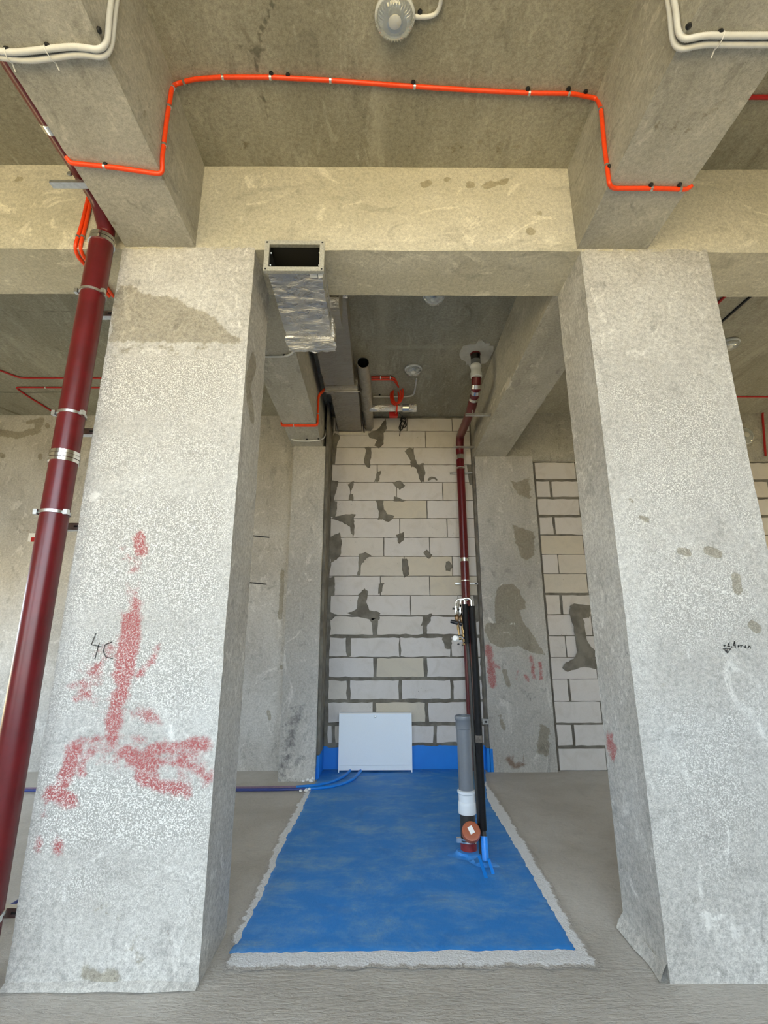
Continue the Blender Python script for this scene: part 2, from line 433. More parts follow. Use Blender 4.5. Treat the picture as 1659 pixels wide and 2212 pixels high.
# ------------------------------------------------------------------ shell
g = MB().box(-45, 45, -50, 45, -.6, -.12).obj('ground', M['ground'], smooth=0)
structure(g, 'pale sandy ground outside the unfinished building', 'ground')
fl = MB()
xs = np.linspace(-6, 6, 240); ys = np.linspace(1.2, 6.8, 140)
fl.add([(x, y, 0.0) for y in ys for x in xs], [(j*240+i, j*240+i+1, (j+1)*240+i+1, (j+1)*240+i) for j in range(139) for i in range(239)])
fl.v = [(x, y, -.0055+.003*mnoise.noise(Vector((x*3, y*3, 0)))+.0025*mnoise.noise(Vector((x*14, y*14, 3)))*(1 if y < 2.95 else .4)) for x, y, z in fl.v]
fl.box(XW0, XW1, Y0, Y1, -.3, -.012)
floor = fl.obj('floor', M['screed'], smooth=30)
structure(floor, 'bare grey cement screed floor of the unfinished hall', 'floor')
paint(floor, {'Z': 0.}, [('crack', 'line', p, 2, .05, .9) for p in (
    [(600,1660),(560,1740),(515,1790)], [(640,1700),(560,1770),(510,1800)], [(1175,1765),(1220,1830),(1275,1905),(1310,1950)], [(60,1830),(20,1850)])])

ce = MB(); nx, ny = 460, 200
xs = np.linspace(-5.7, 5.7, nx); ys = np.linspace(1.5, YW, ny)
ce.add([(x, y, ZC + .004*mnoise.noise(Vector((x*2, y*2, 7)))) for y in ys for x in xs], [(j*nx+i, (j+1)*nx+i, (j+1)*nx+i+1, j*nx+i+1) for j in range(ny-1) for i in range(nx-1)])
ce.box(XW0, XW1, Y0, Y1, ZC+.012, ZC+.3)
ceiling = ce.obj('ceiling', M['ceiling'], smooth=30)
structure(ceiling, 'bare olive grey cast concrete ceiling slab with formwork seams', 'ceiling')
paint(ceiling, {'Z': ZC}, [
    ('crack','line',[(592,0),(575,45),(560,75),(556,110),(555,150)],9,.05,1.1), ('crack','line',[(510,100),(545,106),(575,104)],8,.05,1.), ('crack','line',[(560,200),(575,225),(580,255)],8,.05,1.),
    ('seam','line',[(822,60),(820,200),(815,345)],14,.09,1.), ('seam','line',[(826,650),(826,760),(824,890)],9,.12,.85),
    ('seam','line',[(830,750),(990,750)],7,.07,.9), ('seam','line',[(1125,690),(1090,760)],7,.07,.8),
    ('seam','line',[(15,725),(60,770),(120,810)],8,.08,.9), ('crack','line',[(0,847),(60,848),(150,846)],5,.05,1.1),
    ('crack','line',[(10,674),(150,673)],4,.06,.9), ('damp','line',[(0,880),(45,897)],10,.1,.9),
    ('seam','line',[(1575,800),(1659,745)],8,.1,.8), ('seam','line',[(1570,705),(1659,710)],5,.08,.8),
    ('damp','poly',[(440,340),(820,345),(800,290),(520,280)],0,.6,.62), ('damp','poly',[(850,345),(1220,350),(1150,270),(900,290)],0,.6,.62),  # these two only darken the slab next to the cross beam
    ('damp','line',[(330,20),(400,200),(440,345)],14,.15,.6), ('damp','line',[(655,40),(640,120)],30,.3,.45), ('damp','line',[(480,60),(530,240)],20,.4,.42),  # the first line darkens the slab along the near beam
    ('pale','line',[(830,30),(830,120)],10,.2,.45), ('pale','line',[(700,60),(720,140)],4,.08,.45), ('pale','line',[(930,85),(950,87)],2,.04,.7),
    ('crack','line',[(1258,127),(1262,131)],5,.03,.8), ('crack','line',[(1272,142),(1276,146)],6,.03,.8)])

# columns of the row in front
RED = [([(301,1165),(303,1192)],20,.9), ([(300,1215),(296,1290)],12,.45), ([(285,1340),(275,1400),(268,1455)],34,.95), ([(296,1300),(288,1350)],22,.6), ([(342,1405),(320,1435),(296,1460)],12,.75),
       ([(270,1480),(255,1520),(245,1560),(240,1590)],26,.8), ([(160,1620),(150,1650),(140,1690)],26,.85), ([(195,1620),(180,1650),(176,1670)],14,.8), ([(170,1600),(240,1590),(310,1600)],18,.55),
       ([(270,1625),(300,1640),(330,1650)],26,.85), ([(330,1620),(390,1612),(445,1606)],18,.85), ([(340,1645),(400,1650),(448,1677)],20,.7), ([(300,1680),(350,1700),(400,1708)],22,.8),
       ([(110,1715),(150,1728)],26,.85), ([(100,1730),(92,1760)],12,.6), ([(80,1840),(85,1820)],10,.75), ([(120,1815),(126,1835)],16,.7), ([(165,1510),(190,1500),(205,1515)],16,.6), ([(160,1480),(200,1460)],16,.5),
       ([(300,1540),(330,1555)],24,.55), ([(170,1430),(175,1450)],14,.5), ([(215,1600),(260,1650),(380,1690)],16,.5), ([(120,1770),(110,1790)],8,.5), ([(200,1450),(240,1400)],30,.4)]
c = grid_box(XL1, XL2, YF, YB, -.02, ZCB+.02, .05, .003, 'front').obj('column', M['column'], smooth=50, origin=((XL1+XL2)/2, (YF+YB)/2, 0))
structure(c, 'rough concrete column with red paint smears and a damp dark patch near its top', 'column')
column_a = c
paint(c, {'Y': YF}, [('red','line',p,w*1.25,.07,s_) for p, w, s_ in RED] + [
    ('red','poly',[(235,1480),(290,1480),(268,1585),(340,1600),(450,1602),(452,1690),(400,1715),(330,1715),(250,1660),(200,1650),(140,1700),(165,1735),(85,1745),(120,1690),(130,1600),(210,1590)],0,.12,.37),
    ('red','poly',[(262,1180),(318,1180),(305,1345),(252,1345)],0,.15,.33), ('red','poly',[(150,1430),(240,1370),(245,1480),(160,1520)],0,.15,.36),
    ('damp','poly',[(255,615),(290,622),(330,642),(360,640),(400,655),(440,672),(470,690),(500,725),(522,728),(515,742),(238,738),(245,660)],0,.12,1.), ('damp','poly',[(238,715),(520,715),(518,785),(233,785)],0,.4,.62),
    
    ('grit','poly',[(205,760),(530,760),(505,910),(190,915)],0,.30,1.1), ('grit','poly',[(180,1060),(500,1060),(485,1330),(135,1330)],0,.30,1.15), ('grit','poly',[(120,1330),(485,1330),(475,1560),(110,1560)],0,.4,.9),
    ('grit','poly',[(95,1650),(450,1690),(445,1840),(80,1830)],0,.25,1.25), ('grit','poly',[(60,1840),(440,1840),(430,2000),(40,2000)],0,.4,.7), ('grit','poly',[(190,915),(510,910),(495,1060),(165,1060)],0,.3,.75),
    ('pale','poly',[(165,1080),(200,1050),(230,1060),(215,1110)],0,.1,.6), ('pale','line',[(300,1000),(400,985),(470,1050)],26,.25,.5), ('pale','line',[(510,640),(520,735)],5,.05,.8), ('pale','line',[(120,1480),(110,1560)],14,.1,.6),
    ('pale','line',[(270,560),(300,600)],20,.12,.5), ('pale','line',[(320,700),(420,660)],3,.04,.4),
    ('damp','line',[(190,1960),(260,1990)],60,.5,.62), ('damp','line',[(90,1930),(80,2020)],40,.4,.62), ('damp','line',[(380,2040),(400,2100)],30,.3,.6), ('damp','line',[(150,2060),(120,2100)],30,.3,.62), ('damp','line',[(330,1455),(360,1510)],30,.3,.66), ('damp','line',[(185,2100),(215,2115),(240,2120)],30,.12,.9), ('damp','line',[(280,2040),(300,2070)],40,.2,.75), ('damp','line',[(230,2130),(320,2135)],14,.08,.8),
    ('pale','line',[(170,2140),(330,2135),(420,2150)],12,.06,.7), ('pale','line',[(320,1350),(400,1340)],60,.35,.5)])
paint(c, {'X': XL2}, [('damp','line',[(548,780),(535,830),(545,900)],10,.06,.9), ('pale','line',[(525,1000),(515,1200)],8,.1,.5), ('soot','line',[(500,1620),(492,1760)],5,.2,.45), ('soot','line',[(480,1850),(462,2060)],6,.2,.4)])
c = grid_box(XR1, XR2, YF, YB, -.02, ZCB+.02, .05, .003, 'front').obj('column', M['column'], smooth=50, origin=((XR1+XR2)/2, (YF+YB)/2, 0))
structure(c, 'pale concrete column with brown dabs, white scratches and a small handwritten level mark', 'column')
column_b = c
paint(c, {'Y': YF}, [('damp','line',[(x, y), (x+dx, y+dy)], w, .035, .95) for x, y, dx, dy, w in ((1385,1118,12,6,12),(1470,1190,14,4,18),(1530,1190,22,8,20),(1590,1245,4,30,20),(1625,1350,10,8,20),(1360,1078,6,4,7))] + [
    ('grit','poly',[(1290,800),(1600,800),(1659,1150),(1340,1150)],0,.5,.85), ('grit','poly',[(1340,1150),(1659,1150),(1659,1420),(1370,1420)],0,.4,.75), ('grit','poly',[(1400,1500),(1659,1500),(1659,1900),(1440,1900)],0,.5,.75),
    ('pale','line',[(1400,1235),(1470,1255),(1540,1270),(1600,1290),(1659,1320)],4,.03,.9), ('pale','line',[(1500,1250),(1580,1300)],3,.03,.8), ('pale','line',[(1450,1390),(1540,1370),(1600,1340)],20,.12,.55), ('pale','line',[(1535,1400),(1560,1480),(1570,1500)],4,.03,.8),
    ('pale','line',[(1550,1720),(1575,1800),(1570,1880)],5,.03,.8), ('pale','line',[(1545,2080),(1555,2140)],6,.04,.8), ('pale','line',[(1430,1635),(1480,1630)],3,.02,.8), ('pale','line',[(1560,960),(1590,990),(1625,1010)],4,.04,.8), ('pale','line',[(1500,990),(1545,1080),(1590,1120)],14,.1,.55),
    ('pale','line',[(1310,1020),(1380,1080),(1480,1060)],20,.2,.5), ('pale','line',[(1300,640),(1330,760)],30,.3,.45), ('damp','line',[(1435,1480),(1460,1490)],20,.15,.55), ('damp','line',[(1570,1570),(1590,1580)],24,.15,.5), ('damp','line',[(1600,1880),(1659,1900)],40,.4,.5),
    ('pale','poly',[(1450,1900),(1659,1950),(1659,2100),(1480,2050)],0,.3,.5)])
paint(c, {'X': XR1}, [('red','poly',[(1308,1590),(1316,1580),(1332,1610),(1330,1650),(1318,1630)],0,.03,1.), ('pale','line',[(1240,900),(1270,1100),(1290,1300)],14,.15,.5), ('pale','line',[(1300,1300),(1340,1700)],12,.12,.5), ('damp','line',[(1395,2050),(1425,2080)],20,.1,.6)])

# cross beam and beams
b = grid_box(XW0, XW1, YF, YB, ZCB, ZC+.02, .06, .003, 'front', .03).obj('beam', M['cross'], smooth=50, origin=(0, (YF+YB)/2, ZCB))
structure(b, 'cross beam of pale yellowish concrete spanning between the two columns', 'beam')
paint(b, {'Y': YF}, [('damp','line',[(x, y), (x+1, y)], w, .035, .95) for x, y, w in ((918,398,22),(928,392,16),(965,388,14),(1015,400,20),(1050,402,18),(1062,398,20),(1085,394,20),(1092,388,10),(1165,460,14),(1155,465,8),(1145,500,22),(40,387,18))] + [
    ('crack','line',[(890,470),(950,472),(1010,466),(1105,463)],2,.02,.55), ('damp','line',[(450,460),(520,470)],60,.4,.45), ('pale','line',[(620,420),(640,500)],6,.06,.6), ('pale','line',[(840,520),(920,500),(1200,520)],10,.1,.6), ('pale','line',[(430,525),(700,530)],8,.06,.5),
    ('crack','line',[(448,385),(450,388)],5,.02,.8), ('crack','line',[(590,383),(596,388)],4,.02,.7)] + [('crack','line',[(438+random.random()*60, 420+random.random()*40)]*2, 2, .02, .7) for _ in range(14)])
near_beams = []
for i, (x0, x1) in enumerate(NB):
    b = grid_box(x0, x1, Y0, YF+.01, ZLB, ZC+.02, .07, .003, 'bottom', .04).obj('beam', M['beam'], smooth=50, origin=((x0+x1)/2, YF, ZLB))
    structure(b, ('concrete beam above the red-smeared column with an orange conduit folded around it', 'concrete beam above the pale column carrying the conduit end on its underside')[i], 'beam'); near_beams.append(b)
paint(near_beams[0], {'Z': ZLB}, [('pale','line',[(170,20),(185,45)],3,.03,.8), ('damp','line',[(240,480),(290,500)],30,.15,.6), ('pale','line',[(250,440),(330,470),(380,520)],10,.15,.5), ('damp','line',[(170,180),(230,220)],50,.3,.5), ('crack','line',[(185,325),(192,331)],4,.03,.7), ('crack','line',[(50,145),(58,150)],4,.03,.8), ('pale','line',[(90,260),(160,270)],30,.2,.5)])
paint(near_beams[0], {'X': NB[0][1]}, [('damp','line',[(300,200),(360,420),(400,515)],14,.08,.6), ('pale','line',[(340,290),(360,340),(400,420)],6,.06,.6), ('crack','line',[(262,258),(268,280)],3,.03,.7)])
paint(near_beams[1], {'Z': ZLB}, [('damp','line',[(1420,260),(1480,290),(1540,230)],50,.3,.65), ('damp','line',[(1580,60),(1640,30)],40,.3,.55), ('pale','line',[(1330,470),(1400,440),(1440,450)],10,.1,.55), ('crack','line',[(1565,285),(1567,287)],4,.02,.8), ('pale','line',[(1440,330),(1500,300)],20,.12,.5)])
paint(near_beams[1], {'X': NB[1][0]}, [('pale','line',[(1455,110),(1390,230),(1330,350),(1270,500)],7,.05,.7), ('pale','line',[(1400,0),(1380,30)],16,.1,.6), ('damp','line',[(1300,500),(1270,520)],14,.1,.5)])
back_beams = []
for i, (x0, x1) in enumerate(BB):
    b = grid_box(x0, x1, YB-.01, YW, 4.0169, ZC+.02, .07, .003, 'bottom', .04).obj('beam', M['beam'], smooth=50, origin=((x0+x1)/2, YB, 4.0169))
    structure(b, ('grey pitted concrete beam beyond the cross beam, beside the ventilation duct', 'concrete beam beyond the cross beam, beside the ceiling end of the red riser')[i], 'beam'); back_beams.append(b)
paint(back_beams[0], {'Z': 4.0169}, [('crack','line',[(x,y),(x+2,y)], 4,.04,.75) for x,y in ((600,835),(622,823),(640,868),(633,880),(648,882),(600,811),(610,866),(655,935),(645,935),(590,824),(618,840),(634,862),(672,903),(628,842))])
paint(back_beams[1], {'X': BB[1][0]}, [('pale','poly',[(1100,822),(1106,832),(1102,842),(1094,852),(1092,838),(1096,826)],0,.02,1.), ('pale','line',[(1120,790),(1060,880)],5,.06,.6)])

# piers and back walls
p = grid_box(-1.1415, -.7255, 6.1336, YW+.02, -.02, 4.02, .06, .003, 'front', .025).obj('column', M['pier'], smooth=50, origin=(-.93, 6.4, 0))
structure(p, 'grey concrete pier with black soot smudges near the floor, beside the block wall', 'column')
paint(p, {'Y': 6.1336}, [('soot','line',[(642,1530),(632,1570),(625,1610),(618,1650),(615,1680)],22,.25,.85), ('soot','line',[(625,1660),(650,1640)],14,.15,.75), ('soot','line',[(640,1535),(655,1545)],8,.1,.6), ('pale','line',[(660,1240),(668,1255),(682,1240)],5,.05,.7),
    ('pale','line',[(645,980),(640,1100),(635,1200)],10,.12,.5), ('pale','line',[(665,1370),(670,1400)],4,.05,.6), ('damp','line',[(625,1690),(690,1690)],10,.1,.7), ('damp','line',[(650,1300),(670,1320)],30,.3,.5), ('pale','line',[(650,1060),(690,1010)],6,.06,.5)])
p = grid_box(1.330, 2.136, 6.5035, YW+.02, -.02, 4.02, .06, .003, 'front', .025).obj('column', M['pier'], smooth=50, origin=(1.73, 6.55, 0))
structure(p, 'concrete pier with a dark cement patch and red marks, right of the black pipes', 'column')
pier_b = p
paint(p, {'Y': 6.5035}, [
    ('damp','poly',[(1075,1270),(1085,1262),(1110,1262),(1122,1275),(1128,1290),(1136,1300),(1134,1315),(1122,1318),(1128,1340),(1145,1362),(1165,1395),(1180,1415),(1150,1410),(1120,1395),(1085,1400),(1060,1390),(1046,1360),(1050,1345),(1070,1345),(1068,1300)],0,.05,1.),
    ('damp','poly',[(1105,1130),(1130,1140),(1155,1150),(1155,1200),(1140,1212),(1125,1205),(1112,1170)],0,.08,.85), ('damp','poly',[(1100,1040),(1145,1030),(1150,1080),(1120,1075)],0,.1,.7),
    ('damp','poly',[(1165,1560),(1190,1570),(1188,1640),(1155,1630)],0,.1,.75), ('damp','line',[(1090,1450),(1098,1480)],12,.04,.8),
    ('red','line',[(1055,1400),(1060,1430),(1064,1480)],18,.05,.62), ('red','line',[(1058,1435),(1078,1440)],10,.04,.6), ('red','line',[(1148,1418),(1153,1465)],9,.05,.62), ('red','line',[(1166,1432),(1169,1466)],5,.04,.9), ('red','line',[(1135,1460),(1140,1470)],8,.04,.7), ('red','line',[(1118,1450),(1116,1470)],4,.04,.6),
    ('soot','line',[(1130,1490),(1145,1510),(1160,1490)],14,.12,.6), ('soot','line',[(1175,1490),(1185,1510)],10,.1,.5), ('rust','line',[(1098,1640),(1112,1656),(1130,1650)],12,.08,1.), ('rust','line',[(1108,1635),(1105,1655)],4,.05,.9), ('rust','line',[(1131,1630),(1131,1650)],3,.05,.9),
    ('pale','line',[(1100,1350),(1110,1345),(1115,1355)],4,.03,.8), ('pale','line',[(1080,1364),(1110,1368)],3,.03,.8), ('pale','line',[(1055,1335),(1065,1345)],10,.05,.7), ('damp','line',[(1080,1545),(1090,1575)],14,.06,.6), ('pale','line',[(1060,1020),(1100,1000)],16,.15,.5)])
w = grid_box(XW0, -1.135, YW-.003, YW+.25, -.02, ZC+.02, .08, .003, 'front', .03).obj('wall_back_left', M['wall'], smooth=50, origin=(-4, YW, 0))
structure(w, 'grey beige concrete back wall with dark mortar stains, behind the thick red pipe', 'wall')
paint(w, {'Y': YW-.003}, [('damp','line',[(0,935),(40,940),(80,930),(88,908)],16,.10,1.), ('damp','line',[(62,912),(88,908)],10,.08,1.), ('damp','line',[(102,918),(104,922)],9,.05,1.), ('damp','line',[(0,983),(6,985)],12,.06,1.), ('damp','line',[(86,984),(87,990)],9,.05,1.), ('pale','line',[(0,1090),(40,1050),(60,1010)],20,.3,.5),
    ('pale','line',[(10,1260),(40,1230)],16,.2,.5), ('damp','line',[(20,1150),(60,1145)],14,.2,.6), ('soot','line',[(548,1595),(540,1660)],12,.3,.55), ('soot','line',[(560,1500),(552,1600)],6,.3,.4), ('damp','line',[(610,1235),(609,1275),(605,1335)],9,.05,1.), ('damp','line',[(607,1440),(609,1445)],7,.05,1.), ('damp','line',[(580,1535),(583,1555)],8,.05,.9), ('soot','line',[(540,1670),(600,1662)],8,.15,.5)])
# outer walls out of the frame, unseen; window openings sized to dim the ceilings
lw = MB().box(XW0-.2, XW0, Y0, 3.3, -.1, ZC+.3).box(XW0-.2, XW0, 6.3, Y1, -.1, ZC+.3).box(XW0-.2, XW0, 3.3, 6.3, -.1, .5).box(XW0-.2, XW0, 3.3, 6.3, 2.3, ZC+.3).obj('wall_left', M['plaster_outer'], smooth=0)
structure(lw, 'outer wall with an open window bay, out of sight', 'wall')
rw = MB().box(XW1, XW1+.2, Y0, 3.4, -.1, ZC+.3).box(XW1, XW1+.2, 6.2, Y1, -.1, ZC+.3).box(XW1, XW1+.2, 3.4, 6.2, -.1, .3).box(XW1, XW1+.2, 3.4, 6.2, 1.7, ZC+.3).obj('wall_right', M['plaster_outer'], smooth=0)
structure(rw, 'outer wall of the hall with one window opening, out of sight', 'wall')

fw_ = MB().box(-2.9, 2.6, Y0-.2, Y0, -.1, .95).box(-3.4, -2.9, Y0-.2, Y0, -.1, ZC+.3).box(XW0-.2, -3.4, Y0-.2, Y0, -.1, .9).box(XW0-.2, -3.4, Y0-.2, Y0, 3.0, ZC+.3).box(2.6, XW1+.2, Y0-.2, Y0, -.1, ZC+.3).obj('wall_front', M['plaster_outer'], smooth=0)  # unseen; solid parts and sill added to dim side bays and far ceiling
structure(fw_, 'unseen outer wall behind the viewer, added around a wide opening to shade the side bays', 'wall')

def ragged_block(x0, x1, z0, z1, y, depth, rag):
    """one aerated block, outline a little broken"""
    pts = []
    def edge(a, b, n):
        for i in range(n):
            t = i/n; pts.append((a[0]+(b[0]-a[0])*t, a[1]+(b[1]-a[1])*t))
    nx_, nz_ = max(2, int((x1-x0)/.07)), max(2, int((z1-z0)/.07))
    edge((x0,z0),(x1,z0),nx_); edge((x1,z0),(x1,z1),nz_); edge((x1,z1),(x0,z1),nx_); edge((x0,z1),(x0,z0),nz_)
    cx, cz = (x0+x1)/2, (z0+z1)/2
    out = []
    for px, pz in pts:
        jx = random.uniform(-.3, 1)*rag; jz = random.uniform(-.3, 1)*rag
        out.append((px - math.copysign(jx, px-cx) if abs(abs(px-cx)-(x1-x0)/2) < 1e-6 else px, pz - math.copysign(jz, pz-cz) if abs(abs(pz-cz)-(z1-z0)/2) < 1e-6 else pz))
    mb = MB(); mb.prism([(a, y+depth, b_) for a, b_ in out], (0, -depth, 0)); return mb
def smear(parent, pts, y, th=.007, name='mortar_smear', mat='mortar'):
    """a trowelled lump of mortar on the wall, outline given on the wall plane"""
    P3 = [at(a, b_, Y=y) for a, b_ in pts]; out = []
    n = len(P3)
    for i in range(n):
        a, b_ = P3[i], P3[(i+1) % n]
        for k in range(4):
            q = a.lerp(b_, k/4); nv = mnoise.noise_vector(q*31)*.016 + mnoise.noise_vector(q*80)*.006; out.append(Vector((q.x+nv.x, y, q.z+nv.z)))
    cen = sum(out, Vector())/len(out); mb = MB(); m = len(out)
    inner = [Vector((cen.x+(q.x-cen.x)*.82, y-th, cen.z+(q.z-cen.z)*.82)) for q in out]
    mb.add(out+inner, [(i, (i+1) % m, m+(i+1) % m, m+i) for i in range(m)] + [tuple(range(m, 2*m))])
    nn = Vector(); 
    for i in range(m): nn += inner[i].cross(inner[(i+1) % m])
    if nn.y > 0: mb.f = [f[::-1] for f in mb.f]
    return mb.obj(name, M[mat], parent, smooth=30)

# middle block wall
wall = MB().box(-.76, 1.345, YW+.012, YW+.25, -.02, ZC).obj('wall_back_centre', M['mortar'], smooth=0, origin=(.3, YW, 0))
structure(wall, 'wall of white aerated concrete blocks with dark mortar joints, behind the white cabinet', 'wall')
ROWS = [903,931,967,1004,1042,1081,1120,1161,1202,1244.5,1286.5,1330,1374,1420,1466,1514,1564,1610]
JX = [[725,800,879.3,976.8],[817,919.3],[794.5,893],[814.7,910],[757.7,856.5,956.5],[720,822.3,922.3],[762.8,863.6,966],[733,829,928],[775.5,873,977.5],[821.5,928],[775.5,887,990],[809.6,917.3],[753.2,864,973.7],[810,919.3],[753,865.3,976.8],[808,921.8],[719.8,830,940]]
THICKH = {1374:.032,1466:.032,1514:.03,1564:.034,1610:.05,1330:.012}
for r in range(17):
    y0, y1 = ROWS[r], ROWS[r+1]
    z1 = at(850, y0, Y=YW).z - THICKH.get(y0, .007)/2; z0 = at(850, y1, Y=YW).z + THICKH.get(y1, .007)/2
    ym = (y0+y1)/2
    thick = .034 if r in (11,13,14,15,16) else .010
    xs_ = [-.66 if r > 9 else -.685] + [at(x, ym, Y=YW).x for x in JX[r]] + [1.305]
    for k in range(len(xs_)-1):
        jl = .012 if k == 0 else (thick if not (r == 12 and k == 2) else .008)/2
        jr = .006 if k == len(xs_)-2 else (thick if not (r == 12 and k == 1) else .008)/2
        rag = .014 if r >= 11 else .004
        y_ = YW + random.uniform(-.003, .003)
        cx, cz = (xs_[k]+xs_[k+1])/2, (z0+z1)/2
        o = ragged_block(xs_[k]+jl, xs_[k+1]-jr, z0, z1, y_, .03, rag).obj('block', M['block'], wall, smooth=0, origin=(cx, y_, cz))
SM = [[(818,925),(833,903),(836,925),(830,935),(828,960),(818,968),(808,962),(815,950),(800,946),(795,938)], [(722,935),(735,940),(727,965),(724,1003),(717,1003),(718,945)],
      [(790,965),(801,967),(802,990),(799,1010),(791,1008),(786,995),(789,982)], [(874,975),(885,966),(893,970),(897,990),(904,1005),(915,1001),(918,1015),(917,1040),(908,1042),(903,1025),(898,1010),(888,1008),(885,990)],
      [(816,1018),(823,1017),(818,1040),(808,1042)], [(715,1037),(730,1040),(726,1060),(720,1080),(728,1085),(727,1110),(722,1120),(713,1115)], [(752,1045),(764,1038),(764,1050),(757,1062)], [(754,1068),(764,1066),(762,1083),(753,1080)],
      [(847,1042),(862,1038),(876,1048),(866,1058),(855,1052)], [(852,1072),(868,1078),(876,1082),(850,1082)], [(812,1080),(828,1079),(828,1100),(834,1102),(836,1112),(853,1116),(840,1128),(826,1122),(815,1122),(818,1105)],
      [(713,1120),(740,1112),(768,1110),(764,1120),(766,1135),(765,1155),(758,1152),(757,1138),(740,1128)], [(712,1160),(735,1150),(738,1175),(735,1200),(725,1210),(714,1215),(708,1190)], [(856,1155),(872,1150),(872,1165),(863,1175),(858,1168)],
      [(708,1215),(716,1212),(714,1230),(708,1245)], [(775,1197),(790,1193),(801,1200),(788,1210),(780,1222),(778,1240),(773,1243),(775,1222)], [(869,1207),(880,1206),(882,1225),(884,1243),(874,1248),(869,1230)], [(914,1195),(922,1187),(934,1200),(926,1208)],
      [(707,1248),(722,1245),(724,1262),(721,1286),(708,1288)], [(819,1260),(830,1260),(823,1282),(816,1282)], [(775,1282),(788,1270),(795,1278),(792,1300),(797,1318),(822,1325),(820,1338),(806,1345),(795,1338),(750,1326),(770,1315)],
      [(704,1318),(728,1328),(716,1340),(704,1338)], [(916,1328),(932,1326),(930,1342),(922,1350),(922,1372),(914,1372),(914,1352),(908,1352)], [(705,1335),(712,1345),(708,1372),(703,1420),(701,1374)], [(802,1332),(818,1330),(815,1374),(806,1374)],
      [(955,1372),(975,1372),(976,1390),(972,1402),(962,1400),(958,1388)], [(1009,1003),(1022,1004),(1021,1048),(1014,1046)], [(1022,1285),(1032,1288),(1034,1340),(1028,1345)], [(748,1374),(758,1376),(757,1418),(749,1418)], [(963,1215),(970,1210),(977,1222),(972,1235),(963,1232)],
      [(924,1034),(932,1029),(944,1034),(945,1038),(934,1034),(926,1039)]]
for sp in SM: smear(wall, sp, YW-.004)
# block panel on the right, between pier and beam
YP = 6.556
wr = MB().box(2.13, XW1, YP+.012, YP+.25, -.02, 4.03).obj('wall_back_right', M['mortar'], smooth=0, origin=(4, YP, 0))
structure(wr, 'white block infill wall with dark joints and a big mortar smear, behind the pale column', 'wall')
ZR = [4.012,3.689,3.43,3.171,2.905,2.639,2.379,2.114,1.844,1.58,1.312,1.05,.787,.524,.26,.0]
ZR = [3.955]+ZR[1:]
TH = {3.955:.01,3.689:.034,3.43:.03,3.171:.03,2.905:.012,2.114:.03,1.58:.012,.524:.02,.26:.034}
for r in range(15):
    z1, z0 = ZR[r]-TH.get(ZR[r], .006)/2, ZR[r+1]+TH.get(ZR[r+1], .006)/2
    x = 2.175; nxt = 2.39 if r % 2 == 1 else 2.175+.58
    while x < 5.7:
        y_ = YP+random.uniform(-.003,.003); th = .026 if r in (1,3,7,11,13) else .008
        ragged_block(x+.004, nxt-th, z0, z1, y_, .03, .008 if r in (0,1,2,3,7,12,13) else .003).obj('block', M['block'], wr, smooth=0, origin=((x+nxt)/2, y_, (z0+z1)/2))
        x, nxt = nxt, nxt+.612
smear(wr, [(1231,1310),(1240,1304),(1278,1308),(1276,1325),(1258,1328),(1262,1350),(1270,1390),(1285,1405),(1290,1445),(1262,1440),(1225,1452),(1216,1444),(1240,1430),(1248,1410),(1244,1385),(1236,1345),(1230,1325)], YP-.004, .012)
lin = grid_box(1.75, XW1, 6.505, YW+.02, 3.965, ZC+.02, .08, .003, 'front', .05).obj('beam', M['beam'], smooth=50, origin=(4, 6.55, 3.965))
structure(lin, 'concrete beam along the top of the block infill wall', 'beam')
# dark mortar strip along both edges of the block wall
t = MB().box(-.722, -.690, 6.20, YW+.005, .25, ZC-.004).obj('trim_1', M['mortar'], smooth=0); structure(t, 'dark mortar bedding strip between pier and block wall', 'trim')
t = MB().box(1.298, 1.328, 6.53, YW+.005, .25, 4.66).obj('trim_2', M['mortar'], smooth=0); structure(t, 'narrow dark mortar strip between block wall and the marked pier', 'trim')

# mortar fillets at the feet of the columns
def fillet_strip(col_, pts, out, name='mortar_fillet', h=.05, wd=.06):
    mb = MB(); n = 30; a, b_ = Vector(pts[0]), Vector(pts[1]); out = Vector(out); vs = []
    for i in range(n+1):
        p = a.lerp(b_, i/n); k = .75+.35*mnoise.noise(p*5)
        vs += [p - out*.01, p + out*wd*k, p + out*wd*k*.45 + Vector((0,0,h*k*.55)), p + Vector((0,0,h*k)) - out*.01]
    fs = []
    for i in range(n):
        for j in range(3): fs.append((4*i+j, 4*i+j+1, 4*i+4+j+1, 4*i+4+j))
    mb.add(vs, fs)
    nn = (vs[1]-vs[0]).cross(vs[5]-vs[1])
    return mb.obj(name, M['fillet'], col_, smooth=30)
s = NT('rough_mortar_fillet'); v = s.map(); n = s.noise(v, 18, 8, .7); M['fillet'] = M['column']; s.done(s.mix(s.ramp(n, .35, .65), (.46,.44,.41), (.60,.58,.55)), .9, 0, s.bump(n, 1., .03))
fillet_strip(column_a, [(XL1, YF, 0), (XL2, YF, 0)], (0,-1,0), h=.03, wd=.04)
fillet_strip(column_b, [(XR1, YF+.004, 0), (XR1, YB+.02, 0)], (-1,0,0), h=.10, wd=.05)
